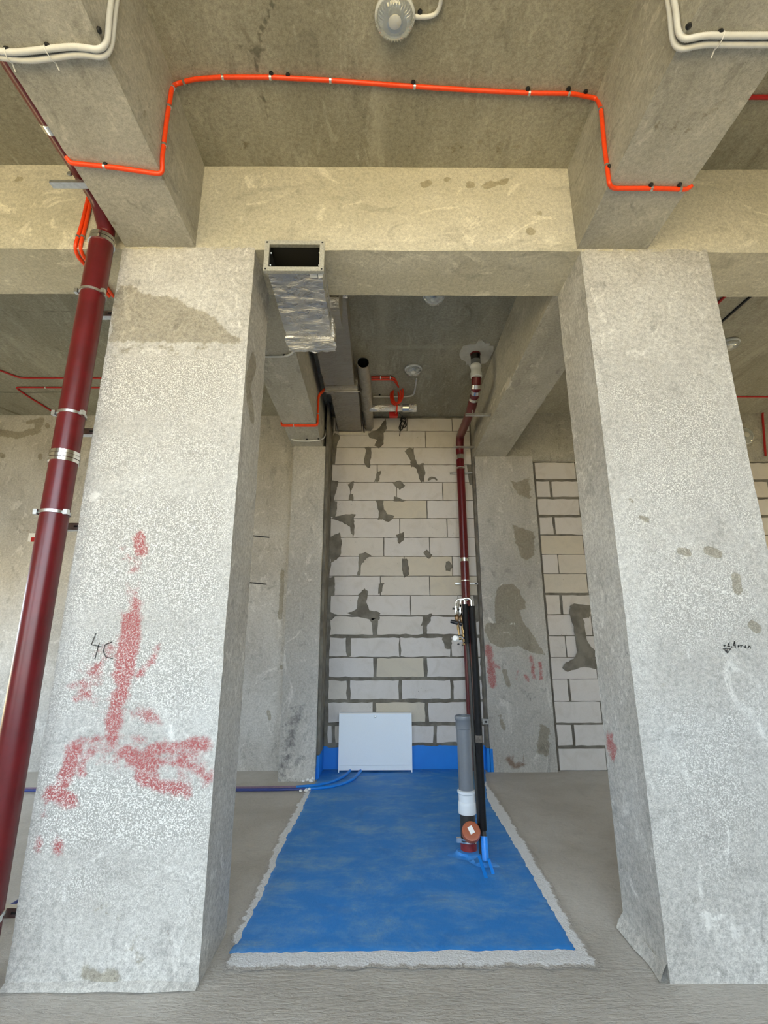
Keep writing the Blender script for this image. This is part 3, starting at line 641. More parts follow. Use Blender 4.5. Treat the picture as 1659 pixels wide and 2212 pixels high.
# handwriting on the columns
def ink(parent, strokes, y, wpx, name='handwriting', label=None):
    mb = MB()
    for st in strokes:
        P3 = [at(a, b_, Y=y) for a, b_ in st]; hw = wpx*(y/F)/2
        for a, b_ in zip(P3, P3[1:]):
            d = (b_-a).normalized(); q = Vector((-d.z, 0, d.x))*hw; e = d*hw*.6
            mb.prism([a-e+q, b_+e+q, b_+e-q, a-e-q], (0, -.0012, 0))
    o = mb.obj(name, M['ink'], parent, smooth=0)
    if label: o['label'] = label
K = lambda L: [(1520+x*.0838, 1360+y*.0838) for x, y in L]
ink(column_b, [K(l) for l in ([(512,412),(575,412)], [(542,390),(542,436)], [(618,400),(665,335),(645,440)], [(610,440),(682,440)], [(612,428),(670,425)], [(722,430),(730,470)], [(795,300),(770,410),(812,410)], [(795,300),(812,400),(822,465)], [(770,400),(800,330)],
    [(505,495),(692,495),(620,605),(505,495)], [(560,500),(620,590)], [(610,520),(600,550)],
    [(885,415),(905,412),(912,440),(890,455),(885,415)], [(930,410),(1000,412)], [(965,412),(960,465)], [(1045,425),(1050,455),(1080,445)], [(1080,410),(1075,475)], [(1110,475),(1118,478)], [(1150,480),(1165,425),(1195,425),(1205,490)])], YF-.004, 1.3, label='small handwritten level mark +1,4 with a triangle')
K2 = lambda L: [(x*.4123, 1300+y*.4123) for x, y in L]
ink(column_a, [K2(l) for l in ([(503,165),(478,225),(530,235)], [(520,215),(497,300)], [(585,210),(550,225),(542,260),(555,290),(590,298)])], YF-.004, 1.4, label='thin handwritten number 40')
# anchor rods left in the column side
for px, py in ((549,1157),(542,1258)):
    a = at(px, py, X=XL2); MB().tube([a-Vector((.02,0,0)), a+Vector((.10,0,-.012))], .004, 8).obj('anchor_rod', M['steel_pipe'], column_a)

# ------------------------------------------------------------------ floor coatings
def ragged(pts, step=.04, amp=.02, z=0):
    out = []
    P3 = [at(a, b_, Z=0) for a, b_ in pts]
    for a, b_ in zip(P3, P3[1:]+P3[:1]):
        n = max(1, int((b_-a).length/step))
        for i in range(n):
            q = a.lerp(b_, i/n); nv = mnoise.noise_vector(q*9)*amp+mnoise.noise_vector(q*37)*amp*.6; out.append((q.x+nv.x, q.y+nv.y, z))
    return out
WRINKLES = [(lambda y: -.19+.03*math.sin(y*3)-.02*(y-4), 4.9, .018, .75, .007), (lambda y: -.16+.02*math.sin(y*4), 3.6, .02, .6, .005), (lambda y: .55+.04*math.sin(y*5), 3.55, .02, .5, .004), (lambda y: .75+.05*math.sin(y*9), 3.75, .07, .35, .012), (lambda y: .60+.06*math.sin(y*12), 3.9, .06, .25, .012)]
def sheet(name, mat, label, cat, left, right, ynear, yfar, z, amp, wrinkles=()):
    """thin coat on the floor between two edge lines, with a torn looking outline"""
    Lp = sorted([(at(a, b_, Z=0).y, at(a, b_, Z=0).x) for a, b_ in left]); Rp = sorted([(at(a, b_, Z=0).y, at(a, b_, Z=0).x) for a, b_ in right])
    ly, lx = zip(*Lp); ry, rx = zip(*Rp); nx_, ny_ = 72, 130; mb = MB(); ed = []
    def nz(x, y, k): return amp*(.55*mnoise.noise(Vector((x*7, y*7, k)))+.7*mnoise.noise(Vector((x*21, y*21, k)))+.45*mnoise.noise(Vector((x*60, y*60, k))))
    for j_ in range(ny_+1):
        v = j_/ny_; v = v*v*.35+v*.65; y = ynear+(yfar-ynear)*v
        xl = float(np.interp(y, ly, lx)); xr = float(np.interp(y, ry, rx))
        free = y < 6.1
        if free: xl += nz(xl, y, 1.); 
        if y < 6.4: xr += nz(xr, y, 2.)
        for i_ in range(nx_+1):
            u = i_/nx_; u = .5-.5*math.cos(math.pi*u); x = xl+(xr-xl)*u
            yy = y + nz(x, ynear, 3.)*max(0, 1-v*12)
            d = min(x-xl, xr-x, (y-ynear)*1.0) ; ed.append(min(1, max(0, d)/.045))
            k = min(1, d/.03); h = z*(.3+.7*k)+.0015*mnoise.noise(Vector((x*16, yy*16, 0)))*k
            for (fx, cy_, sx, sy, hh) in wrinkles:
                dx = (x-fx(yy))/sx; dy = (yy-cy_)/sy
                if abs(dx) < 3 and abs(dy) < 1: h += hh*math.exp(-dx*dx)*(1-dy*dy)
            mb.v.append((x, yy, h))
    w_ = nx_+1
    mb.f = [(j_*w_+i_, j_*w_+i_+1, (j_+1)*w_+i_+1, (j_+1)*w_+i_) for j_ in range(ny_) for i_ in range(nx_)]
    o = mb.obj(name, mat, smooth=60); a_ = o.data.attributes.new('edge', 'FLOAT', 'POINT'); a_.data.foreach_set('value', ed)
    return tag(o, label, cat)
sheet('primer_border', M['primer'], 'rough white primer border painted around the blue floor membrane', 'primer',
    [(661,1702),(620,1772),(590,1830),(560,1905),(527,1975),(497,2030),(483,2088),(684,1690),(690,1667)], [(1297,2092),(1252,2020),(1200,1930),(1140,1825),(1090,1745),(1050,1686),(1050,1668)], at(800,2093,Z=0).y, YW-.02, .006, .028)
mem = sheet('waterproofing_membrane', M['membrane'], 'bright blue waterproofing membrane covering the floor in front of the block wall', 'membrane',
    [(672,1704),(645,1760),(606,1832),(577,1905),(545,1972),(515,2025),(497,2060),(683,1690),(692,1667)], [(1250,2058),(1195,1968),(1140,1870),(1085,1778),(1056,1732),(1049,1690),(1049,1667)], at(800,2061,Z=0).y, YW-.02, .0115, .016, WRINKLES)
# upturn of the coating on the walls
up = MB(); nx_ = 60; top = []
for i in range(nx_+1):
    x = -.69+i/nx_*(1.30+.69); zt = .272+.012*mnoise.noise(Vector((x*7, 0, 0)))+.006*mnoise.noise(Vector((x*25, 5, 0)))
    if -.64 < x < -.45: zt -= .02
    top.append((x, zt))
up.prism([(-.69, YW-.006, 0)] + [(x, YW-.006, z_) for x, z_ in top] + [(1.30, YW-.006, 0)], (0, -.005, 0))
up.obj('upturn', M['coating'], mem, smooth=0)
lp = MB(); lp.prism([(-.7235, 6.15, 0), (-.7235, 6.15, .12), (-.7235, 6.25, .17), (-.7235, 6.32, .25), (-.7235, 6.62, .27), (-.7235, 6.62, 0)], (.005, 0, 0)); lp.box(-.722, -.688, 6.2, YW-.01, 0, .255)
lp.obj('upturn', M['coating'], mem, smooth=0)
rp = MB().box(1.29, 1.330, 6.497, YW-.01, 0, .26).box(1.325, 1.365, 6.497, 6.5035, 0, .255); rp.obj('upturn', M['coating'], mem, smooth=0)

# ------------------------------------------------------------------ things
# thick red pipe
PX, PY, PR = -1.767, 2.62, .070
t = thing('drain_pipe', 'thick dark red pipe rising beside the red-smeared column', 'pipe', (PX, PY, 0))
zj = at(140, 980, Y=PY-PR).z
MB().tube([(PX,PY,-.0),(PX,PY,zj)], PR, 32).obj('pipe_section', M['red_pipe'], t)
ztop = 3.99
MB().tube([(PX,PY,zj),(PX,PY,ztop)], PR, 32).obj('pipe_section', M['red_pipe'], t)
run = fillet([(PX,PY,ztop),(PX+.02,PY,ztop+.06),(-1.735,PY-.14,ztop+.155),(-1.735,1.2,ztop+.165)], .05, 6)
MB().tube(run, [PR*.85 if p.z < ztop+.02 else .052 for p in run], 24).obj('pipe_section', M['red_pipe'], t)
for k in range(3): MB().ring((PX,PY,zj+(k-1)*.022),(0,0,1),PR-.002,PR+.006+.002*(k==1),.021,32).obj('coupling_band', M['chrome'], t)
for k in range(2): MB().ring((PX,PY,ztop-.012+(k-1)*.028),(0,0,1),PR-.002,PR+.007,.026,32).obj('coupling_band', M['chrome'], t)
for px, py in ((209,455),(185,408),(105,290)):
    q = at(px, py, X=-1.735); MB().ring((-1.735, q.y, ztop+.163),(0,1,0),.05,.058,.055,24).obj('coupling_band', M['chrome'], t)
for i, py in enumerate((620, 886, 1102, 1995)):
    z_ = at((212,158,120,-20)[i], py, Y=PY-PR).z
    MB().ring((PX,PY,z_),(0,0,1),PR-.001,PR+.006,.018,32).obj('pipe_clamp', M['zinc'], t)
    MB().box(PX+PR, PX+PR+.022, PY-.045, PY-.02, z_-.014, z_+.014).obj('clamp_lug', M['zinc'], t); MB().box(PX-PR-.02, PX-PR, PY-.045, PY-.02, z_-.014, z_+.014).obj('clamp_lug', M['zinc'], t)
    zb = z_-.045
    ch = MB().box(-1.90, -1.686, 2.735, 2.739, zb-.02, zb+.02).box(-1.90, -1.686, 2.739, 2.775, zb+.017, zb+.02).box(-1.90, -1.686, 2.739, 2.775, zb-.02, zb-.017)
    ch.obj('strut_channel', M['zinc'], t, smooth=0)
    for xx in (-1.712,): MB().box(xx-.014, xx+.008, 2.7335, 2.735, zb-.005, zb+.005).obj('slot', M['black'], t, smooth=0)
    MB().tube([(PX,PY+PR,z_),(PX,2.74,zb+.02)], .006, 8).obj('threaded_rod', M['zinc'], t)
q = at(145, 371, Y=2.3)
MB().box(-1.90, -1.672, 2.28, 2.32, 4.055, 4.075).obj('strut_channel', M['zinc'], t, smooth=0)
a = at(150, 375, Y=2.28); MB().lathe((a.x, 2.275, a.z), (0,1,0), [(.012,0),(.014,.003),(.014,.012),(.008,.014)], 12).obj('bolt', M['zinc'], t)

def conduit(name, label, mat, pts, r, clips=(), group=None, corr=False, fr=.05, clip_mat='zinc', n=12, dark_bits=()):
    path = fillet(pts, fr, 6)
    if corr: path = chaikin(pts, 4)
    base = path[0]
    t = thing(name, label, 'conduit', base, group)
    if corr:
        p2 = resample(path, .0045); rs = [r*(1 if i % 2 else .90) for i in range(len(p2))]
        MB().tube(p2, rs, n).obj('tube', M[mat], t, smooth=60)
    else: MB().tube(path, r, n).obj('tube', M[mat], t)
    for c in clips:
        q, d = path_pos(path, c)
        mb = MB().ring(q, d, r*.98, r*1.22, .014, 16); cl = mb.obj('clip', M[clip_mat], t)
    for c, nrm in dark_bits:
        q = Vector(c); MB().lathe(q, nrm, [(.010,0),(.013,.004),(.012,.012),(.005,.016)], 10).obj('clip_anchor', M['black'], t)
    return t, path
def on(pts, **k): return [at(a, b_, **k) for a, b_ in pts]
R = .0125
o1 = on([(143,338)], X=NB[0][0]-R) + on([(152,352),(250,362),(346,377)], Z=ZLB-R) + on([(350,345),(360,260),(371,192)], X=NB[0][1]+R) + on([(378,182),(420,171),(475,167),(590,167),(720,174),(895,187),(1040,196),(1140,201),(1235,202),(1290,213)], Z=ZC-R) + on([(1298,235),(1306,320),(1316,398)], X=NB[1][0]-R) + on([(1324,407),(1405,407),(1484,409)], Z=ZLB-R) + on([(1494,401)], X=NB[1][1]+R)
# keep the path on the true edges
o1[3].x = NB[0][1]+R; o1[4].x = NB[0][1]+R
clips = on([(228,360)], Z=ZLB) + on([(353,322),(367,249),(371,200)], X=NB[0][1]) + on([(399,174),(483,167),(585,167),(714,173),(895,187),(1142,200),(1227,202)], Z=ZC) + on([(1300,243),(1314,362)], X=NB[1][0]) + on([(1405,405),(1468,406)], Z=ZLB)
bits = [(at(a, b_, Z=ZC), (0,0,-1)) for a, b_ in ((586,157),(622,160),(893,176),(1140,190),(1228,190),(1265,196))] + [(at(a, b_, Z=ZLB), (0,0,-1)) for a, b_ in ((228,353),(1406,397),(1468,397))] + [(at(a, b_, X=NB[1][0]), (-1,0,0)) for a, b_ in ((1302,238),(1318,360))]
conduit('cable_conduit', 'long bright orange conduit crossing the ceiling and folded around both near beams', 'orange', o1, R, clips, None, False, .035, dark_bits=bits)
# orange pair beside the red pipe
for i, sh in enumerate((0, 11)):
    pp = on([(193+sh*.7,415),(178+sh*.8,480),(162+sh,532)], Y=YF-R) + on([(166+sh*1.1,552),(192+sh,582),(236+sh*.8,640)], Z=ZCB-R)
    conduit('cable_conduit', ('outer of two orange conduits bending under the cross beam beside the thick red pipe', 'inner of two orange conduits bending under the cross beam, touching the thick red pipe')[i], 'orange', pp, .0115, [at(168+sh, 515, Y=YF)], 'orange conduits beside the thick red pipe', False, .05)
# white corrugated pairs at the top
rw_ = .0135
def corner(x, px, py, sg): q = at(px, py, X=x); return [Vector((x+sg*rw_*1.7, q.y, ZLB-rw_*1.7))]
A = on([(-60,104),(0,111),(30,114),(110,105),(165,99)], Z=ZLB-rw_) + corner(NB[0][1], 224, 92, 1) + on([(236,30),(245,-30)], X=NB[0][1]+rw_)
B = on([(-60,112),(0,124),(60,132),(115,125),(175,115)], Z=ZLB-rw_) + corner(NB[0][1], 232, 104, 1) + on([(247,30),(256,-30)], X=NB[0][1]+rw_)
lab = ('upper pale grey corrugated conduit rounding the beam above the red-smeared column', 'lower pale grey corrugated conduit rounding the beam above the red-smeared column')
tt = []
for i, (pp, ti) in enumerate(((A, None), (B, None))):
    bits = [(at(a, b_, Z=ZLB), (0,0,-1)) for a, b_ in ((15,104),(103,96))] + [(at(211,65, X=NB[0][1]), (1,0,0))] if i == 0 else []
    t_, pth = conduit('corrugated_conduit', lab[i], 'white_conduit', pp, rw_, (), 'pale conduits around the near beams', True, .07, n=12, dark_bits=bits); tt.append((t_, pth))
def cable_tie(t_, pa, pb, px, py, **pl):
    c = at(px, py, **pl); qa, d = path_pos(pa, c); qb, _ = path_pos(pb, c)
    m = (qa+qb)/2; side = (qb-qa); L = side.length/2; side.normalize(); nrm = d.cross(side).normalized(); pts = []
    for k in range(17):
        an = 2*math.pi*k/16; pts.append(m + side*(L+rw_*1.15)*math.cos(an)*1.0 + nrm*rw_*1.25*math.sin(an))
    MB().tube(pts, .0022, 6, False).obj('cable_tie', M['white'], t_)
    if nrm.z > 0: nrm = -nrm
    MB().tube([m+side*(L+rw_), m+side*(L+rw_+.03)+nrm*.012], .003, 6).obj('cable_tie', M['white'], t_)
for px, py in ((105,112),(18,120)): cable_tie(tt[0][0], tt[0][1], tt[1][1], px, py, Z=ZLB-rw_)
A = on([(1449,-40),(1455,0),(1460,20)], X=NB[1][0]-rw_) + corner(NB[1][0], 1474, 74, -1) + on([(1520,76),(1560,77),(1659,77),(1740,76)], Z=ZLB-rw_)
B = on([(1436,-40),(1443,0),(1448,28)], X=NB[1][0]-rw_) + corner(NB[1][0], 1462, 94, -1) + on([(1515,95),(1560,96),(1659,96),(1740,96)], Z=ZLB-rw_)
lab = ('upper pale grey corrugated conduit rounding the beam above the pale column', 'lower pale grey corrugated conduit rounding the beam above the pale column')
tt = []
for i, pp in enumerate((A, B)):
    bits = [(at(a, b_, Z=ZLB), (0,0,-1)) for a, b_ in ((1487,54),(1555,67))] if i == 0 else []
    tt.append(conduit('corrugated_conduit', lab[i], 'white_conduit', pp, rw_, (), 'pale conduits around the near beams', True, .08, n=12, dark_bits=bits))
for px, py in ((1555,86),): cable_tie(tt[0][0], tt[0][1], tt[1][1], px, py, Z=ZLB-rw_)
# lamp conduit
pp = on([(897,36),(925,37),(944,30),(953,5),(955,-40)], Z=ZC-.012)
conduit('corrugated_conduit', 'short pale corrugated conduit bending away from the glass ceiling lamp', 'white_conduit', pp, .0115, (), None, True, .05, dark_bits=[(at(907,24,Z=ZC), (0,0,-1))])

def lamp(c, label, axis=(0,0,-1), sc=1., segs=144, group='round glass bulkhead lamps'):
    t = thing('bulkhead_lamp', label, 'lamp', c, group)
    MB().lathe(c, axis, [(.101*sc,0),(.106*sc,.006*sc),(.106*sc,.022*sc),(.098*sc,.030*sc),(.094*sc,.030*sc),(.090*sc,.012*sc),(.03*sc,.010*sc)], 48).obj('base', M['pale_grey_pvc'], t)
    prof = [(.097*sc,.029*sc),(.096*sc,.044*sc),(.091*sc,.056*sc),(.080*sc,.066*sc),(.062*sc,.074*sc),(.040*sc,.078*sc),(.012*sc,.080*sc)]
    MB().lathe(c, axis, prof, segs, lambda i, k: 1+(.045 if k % 4 < 2 else -.03)*(1 if 0 < i < 4 else 0)).obj('glass_dome', M['glass'], t, smooth=0)
    ax = Vector(axis); a = Vector(c)+ax*.032*sc
    MB().lathe(a, axis, [(.018*sc,0),(.02*sc,.02*sc),(.032*sc,.022*sc),(.034*sc,.028*sc),(.026*sc,.036*sc),(.010*sc,.041*sc)], 24).obj('bulb', M['bulb'], t)
    return t
q = at(853, 45, Z=ZC-.05); lamp((q.x, q.y, ZC), 'round ribbed glass lamp on the ceiling near the top of the picture')
for (px, py), lb in (((893,800),'round glass lamp on the dark ceiling beside the red riser top'), ((938,642),'round glass lamp half hidden behind the cross beam'), ((1575,745),'round glass lamp on the dim ceiling behind the pale column')):
    q = at(px, py, Z=ZC-.03); lamp((q.x, q.y, ZC), lb, segs=48)
q = at(1606, 943, Y=6.505); lamp((q.x, 6.505, q.z), 'round wall lamp on the beam above the block infill wall', (0,-1,0), 1.2, segs=48)
pp = on([(900,818),(897,838),(894,852),(885,857),(840,857),(806,857)], Z=ZC-.012)
conduit('corrugated_conduit', 'thin pale conduit leading from the far ceiling lamp towards the round duct', 'white_conduit', pp, .011, (), None, True, .06, dark_bits=[(at(820,852,Z=ZC), (0,0,-1))])
# conduits round the far beam
Z2 = 4.0169; x0, x1 = BB[0]
pp = on([(545,769),(575,770),(622,770)], Z=Z2-.011) + on([(637,757),(640,742),(640,715)], X=x1+.011)
conduit('corrugated_conduit', 'pale conduit crossing under the pitted beam near the large foil duct', 'white_conduit', pp, .0105, (), None, True, .05, dark_bits=[(at(614,766,Z=Z2), (0,0,-1)), (at(634,750,X=x1), (1,0,0))])
pp = on([(622,935)], X=x0-.012) + on([(630,951),(662,953),(698,950)], Z=Z2-.012) + on([(705,935),(706,895),(712,862)], X=x1+.012)
conduit('corrugated_conduit', 'pale conduit looped under the far end of the pitted beam', 'white_conduit', pp, .012, (), None, True, .06, dark_bits=[(at(663,948,Z=Z2), (0,0,-1)), (at(688,947,Z=Z2), (0,0,-1)), (at(702,925,X=x1), (1,0,0))])
for i, dz in enumerate((0, 1)):
    k = dz*.024
    y_ = at(650, 917, Z=Z2).y + (.012 if i else -.012)
    pp = [Vector((x0-.013, y_, Z2+.03)), Vector((x0-.013, y_, Z2-.013)), Vector((x1+.013, y_, Z2-.013)), Vector((x1+.013, y_, 4.40)), Vector((x1+.10, y_, 4.50))]
    conduit('cable_conduit', ('orange conduit around the pitted beam, nearer of the pair', 'orange conduit around the pitted beam, farther of the pair')[i], 'orange', pp, .0115, [Vector((x0+.13, y_, Z2-.013)), Vector((x1+.013, y_, 4.15))], 'orange conduits around the far beam', False, .04)

# rectangular duct
t = thing('ventilation_duct', 'foil wrapped rectangular ventilation duct with a dark open end under the cross beam', 'duct', (-.51, 2.6, 3.75))
dx0, dx1, dz0, dz1 = -.703, -.365, 3.735, 3.925
def wrinkled(x0, x1, y0, y1, z0, z1, st, amp, caps):
    mb = grid_box(x0, x1, y0, y1, z0, z1, st, amp, skip=caps)
    return mb
wrinkled(dx0, dx1, 2.60, 3.36, dz0, dz1, .03, .006, ('front',)).obj('duct_section', M['foil'], t, smooth=60)
ins = MB().box(dx0+.01, dx1-.01, 2.59, 3.3, dz0+.01, dz1-.01); ins.f = [f[::-1] for f in ins.f]; ins.f.pop(2)
ins.obj('duct_lining', M['duct_in'], t, smooth=0)
fx0, fx1, fz0, fz1, fw = dx0-.018, dx1+.018, dz0-.02, dz1+.016, .030
fm = MB().box(fx0, fx1, 2.575, 2.60, fz0, fz0+fw).box(fx0, fx1, 2.575, 2.60, fz1-fw, fz1).box(fx0, fx0+fw, 2.575, 2.60, fz0+fw, fz1-fw).box(fx1-fw, fx1, 2.575, 2.60, fz0+fw, fz1-fw)
fl_ = fm.obj('flange', M['flange'], t, smooth=0)
for a, c_ in ((fx0+.014, fz0+.014), (fx1-.014, fz0+.014), (fx0+.014, fz1-.014), (fx1-.014, fz1-.014)):
    MB().lathe((a, 2.576, c_), (0,-1,0), [(.006,0),(.006,.002),(.004,.003)], 10).obj('bolt_hole', M['black'], fl_)
for a, c_ in ((dx0+.014, dz1-.05), (dx1-.014, dz1-.045), (dx1-.014, dz0+.05), (dx0+.014, dz0+.05)):
    MB().lathe((a, 2.61, c_), (1 if a < -.5 else -1,0,0), [(.006,0),(.005,.006),(.002,.008)], 8).obj('screw', M['zinc'], t)
lb = MB().prism([(dx1-.075, 2.60, dz0-.006), (dx1-.075, 2.645, dz0-.008), (dx1-.03, 2.65, dz0-.008), (dx1-.028, 2.60, dz0-.006)], (0,0,-.002)).prism([(dx1-.025, 2.60, dz0-.004), (dx1-.02, 2.64, dz0-.02), (dx1+.008, 2.635, dz0-.012), (dx1+.006, 2.60, dz0-.004)], (0,0,-.002))
lb.obj('paper_tag', M['white'], t, smooth=0)
# crumpled foil collar, riser piece and the high run back to the wall
grid_box(dx0-.012, dx1+.015, 3.27, 3.44, dz0-.02, dz1+.03, .022, .016).obj('foil_tape', M['foil_bright'], t, smooth=20)
grid_box(-.690, -.300, 3.17, 3.42, dz1-.02, 4.64, .04, .010).obj('duct_riser', M['foil_dull'], t, smooth=40)
wrinkled(-.655, -.300, 3.40, 5.45, 4.42, 4.645, .05, .006, ()).obj('duct_section', M['foil_dull'], t, smooth=40)
grid_box(-.652, -.262, 5.24, 5.46, 4.41, 4.655, .04, .007).obj('foil_tape', M['foil_dull'], t, smooth=40)
wrinkled(-.595, -.262, 5.45, YW-.05, 4.425, 4.64, .05, .005, ()).obj('duct_section', M['foil_dull'], t, smooth=40)
yj = at(735, 843, Z=4.41).y
MB().box(-.66, -.235, yj-.012, yj+.012, 4.395, 4.42).obj('duct_joint', M['chrome'], t, smooth=0)
grid_box(-.36, -.285, 3.60, 3.70, 4.40, 4.46, .02, .012).obj('foil_tape', M['foil_bright'], t, smooth=20)
for k in range(2): MB().ring(((dx0+dx1)/2, 3.2, 0), (0,1,0), .001, .002, .001, 6) if False else None
q0, q1 = at(733, 938, Y=YW-.02), at(794, 938, Y=YW-.02)
MB().box(q0.x, q1.x, YW-.06, YW-.002, q0.z-.022, q0.z+.022).obj('foam_sill', M['foam_strip'], t, smooth=0)
MB().tube([(-.235,6.0,4.50),(-.225,6.55,4.40)], .008, 6).obj('strap', M['black'], t)
# round duct with a branch
c0 = Vector((-.188, 4.92, 4.52)); c1 = Vector((-.158, YW-.02, 4.52))
t = thing('round_duct', 'dull round ventilation pipe with an open end beside the rectangular duct', 'duct', c0)
pr = resample([c0, c1], .06); MB().tube(pr, [.070+.002*mnoise.noise(p*9) for p in pr], 28, False).obj('duct_tube', M['foil_dull'], t)
ri = MB().tube([c0, c0+Vector((.005,.6,0))], .064, 24, False); ri.f = [f[::-1] for f in ri.f]; ri.tube([c0+Vector((0,.5,0)), c0+Vector((0,.51,0))], .064, 24); ri.obj('duct_lining', M['black'], t)
MB().ring(c0+Vector((0,.004,0)), (0,1,0), .063, .072, .01, 28).obj('rim', M['foil_dull'], t)
for yy in (5.55, 6.02): MB().ring((c0.x+.02*(yy-4.9)/1.7, yy, 4.52), (0,1,0), .069, .074, .05, 28).obj('foil_tape', M['foil_dull'], t)
bz = at(850, 881, Y=5.98)
pb = resample([Vector((c0.x+.05, 5.98, bz.z)), Vector((.485, 5.98, bz.z))], .02)
MB().tube(pb, [.052+.003*mnoise.noise(p*40) for p in pb], 24).obj('branch', M['foil_bright'], t, smooth=25)
MB().ring((.34, 5.98, bz.z), (1,0,0), .05, .057, .09, 24).obj('branch_sleeve', M['zinc'], t)
# orange conduit coil
cc = at(856, 857, Y=5.88)
t = thing('conduit_coil', 'coiled bunch of orange conduit hanging over the silver branch pipe', 'conduit', cc)
lead = on([(802,815),(830,815),(850,815)], Z=ZC-.02) + [at(862,832,Y=5.75)]
for k in range(2):
    MB().tube(fillet([p+Vector((0, .03*k, -.012*k)) for p in lead] + [cc+Vector((.03,0,.12))], .08), .012, 10).obj('tube', M['orange_shaded'], t)
for k in range(3):
    pts = []; ph = k*.9
    for i in range(41):
        an = 2*math.pi*i/40+ph; pts.append(cc + Vector((.055*math.sin(an)*(1+.1*k)+.02*(k-1), .03*math.cos(an+k)-.02*k, .13*math.cos(an)+.01*k)))
    MB().tube(pts, .011, 8, False).obj('tube', M['orange_shaded'], t)
pts = []
for i in range(33): an = 2*math.pi*i/32; pts.append(Vector((cc.x-.02, 5.98+.068*math.cos(an), bz.z+.068*math.sin(an))) + Vector((.03*math.sin(an*.5), 0, 0)))
MB().tube(pts, .011, 8, False).obj('tube', M['orange_shaded'], t)
for px in (822, 843): q = at(px, 815, Z=ZC-.02); MB().ring(q, (1,0,0), .014, .027, .012, 14).obj('clip', M['zinc'], t)
q = at(850, 897, Y=6.1); t = thing('junction_box', 'small red plastic junction box under the silver branch pipe', 'box', q)
MB().box(q.x-.055, q.x+.055, 6.07, 6.13, q.z-.028, q.z+.028).obj('box_body', M['red_plastic'], t, smooth=0)
MB().box(q.x-.058, q.x+.058, 6.062, 6.07, q.z-.031, q.z+.031).obj('lid', M['red_plastic'], t, smooth=0)
t = thing('cable', 'loose black cable tangle hanging on the top blocks', 'cable', at(866, 905, Y=6.5))
wp = [at(863,893,Y=6.1), at(868,900,Y=6.4), at(866,912,Y=YW-.05), at(861,925,Y=YW-.04), at(866,932,Y=YW-.04), at(870,922,Y=YW-.05), at(874,914,Y=YW-.05), at(876,905,Y=YW-.05), at(866,903,Y=YW-.05), at(864,908,Y=YW-.06), at(874,912,Y=YW-.05), at(877,920,Y=YW-.05), at(872,925,Y=YW-.05), at(867,915,Y=YW-.05), at(864,935,Y=YW-.05), at(863,942,Y=YW-.05)]
MB().tube(fillet(wp, .05, 4), .0055, 6).obj('cable_strand', M['black'], t)
MB().tube(fillet([p+Vector((.012,-.008,.006)) for p in wp[1:-3]], .04, 4), .005, 6).obj('cable_strand', M['black'], t)

# red riser by the block wall
RX, RY, RR = 1.108, 6.42, .054
t = thing('riser_pipe', 'dark red riser from the ceiling patch down along the block wall', 'pipe', (RX, RY, 0))
pc = at(1035, 765, Z=ZC)
top = Vector((1.085, 4.98, ZC)); 
def rp_at(px, py): return at(px, py, X=1.09)
k1 = rp_at(1036, 838); k2 = rp_at(1021, 893); k3 = Vector((RX, RY, at(994, 962, Y=RY).z))
e1 = Vector((1.087, 5.00, k1.z+.02))
MB().tube([top, (1.085,4.98,ZC-.03)], RR+.004, 28).obj('ceiling_stub', M['red_pipe'], t)
MB().tube([(1.085,4.98,ZC-.01), (1.085,4.985,ZC-.10)], RR, 28).obj('rubber_sleeve', M['black'], t)
MB().tube([(1.085,4.985,ZC-.09), (1.085,4.99,ZC-.17)], RR+.001, 28).obj('grey_pipe', M['grey_pvc'], t)
zc_ = ZC-.15
MB().lathe((1.085,4.99,zc_), (0,0,-1), [(RR+.002,0),(RR+.009,.01),(RR+.009,.03),(RR+.003,.04),(RR+.003,.09),(RR+.010,.10),(RR+.010,.155),(RR+.002,.16)], 28).obj('socket', M['pale_grey_pvc'], t)
path = fillet([(1.085,4.99,zc_-.15), (1.088,5.06,zc_-.27), (1.095,5.45,zc_-.34), (RX,RY-.08,k3.z+.10), (RX,RY,k3.z-.06), (RX,RY,k3.z-.2)], .11, 8)
MB().tube(path, RR, 28).obj('pipe_bend', M['dark_red'], t)
MB().tube([(RX,RY,k3.z-.2), (RX,RY,-.0)], RR, 28).obj('pipe_section', M['dark_red'], t)
for px, py, dd in ((1035,845,0),(1031,868,0),(1026,882,0)):
    q, d = path_pos(path, rp_at(px, py)); MB().ring(q, d, RR-.001, RR+.006, .05, 28).obj('coupling_band', M['chrome'], t)
for px, py, h_ in ((994,966,.03),(995,985,.07),(996,1011,.012),(1003,1208,.05)):
    z_ = at(px, py, Y=RY-RR).z; MB().ring((RX,RY,z_), (0,0,1), RR-.001, RR+.006, h_, 28).obj('coupling_band', M['chrome'], t)
for px, py in ((1033,897),):
    q, d = path_pos(path, at(1022, 897, X=1.1)); z_ = at(1033, 897, Y=q.y-.05).z
    MB().box(at(1005,897,Y=q.y-.05).x, 1.301, q.y-.075, q.y-.045, z_-.012, z_+.012).obj('strut_channel', M['zinc'], t, smooth=0)
    MB().tube([Vector((RX-.02,q.y-.06,z_-.03)), Vector((RX-.02,q.y-.06,z_+.06))], .006, 8).obj('threaded_rod', M['zinc'], t)
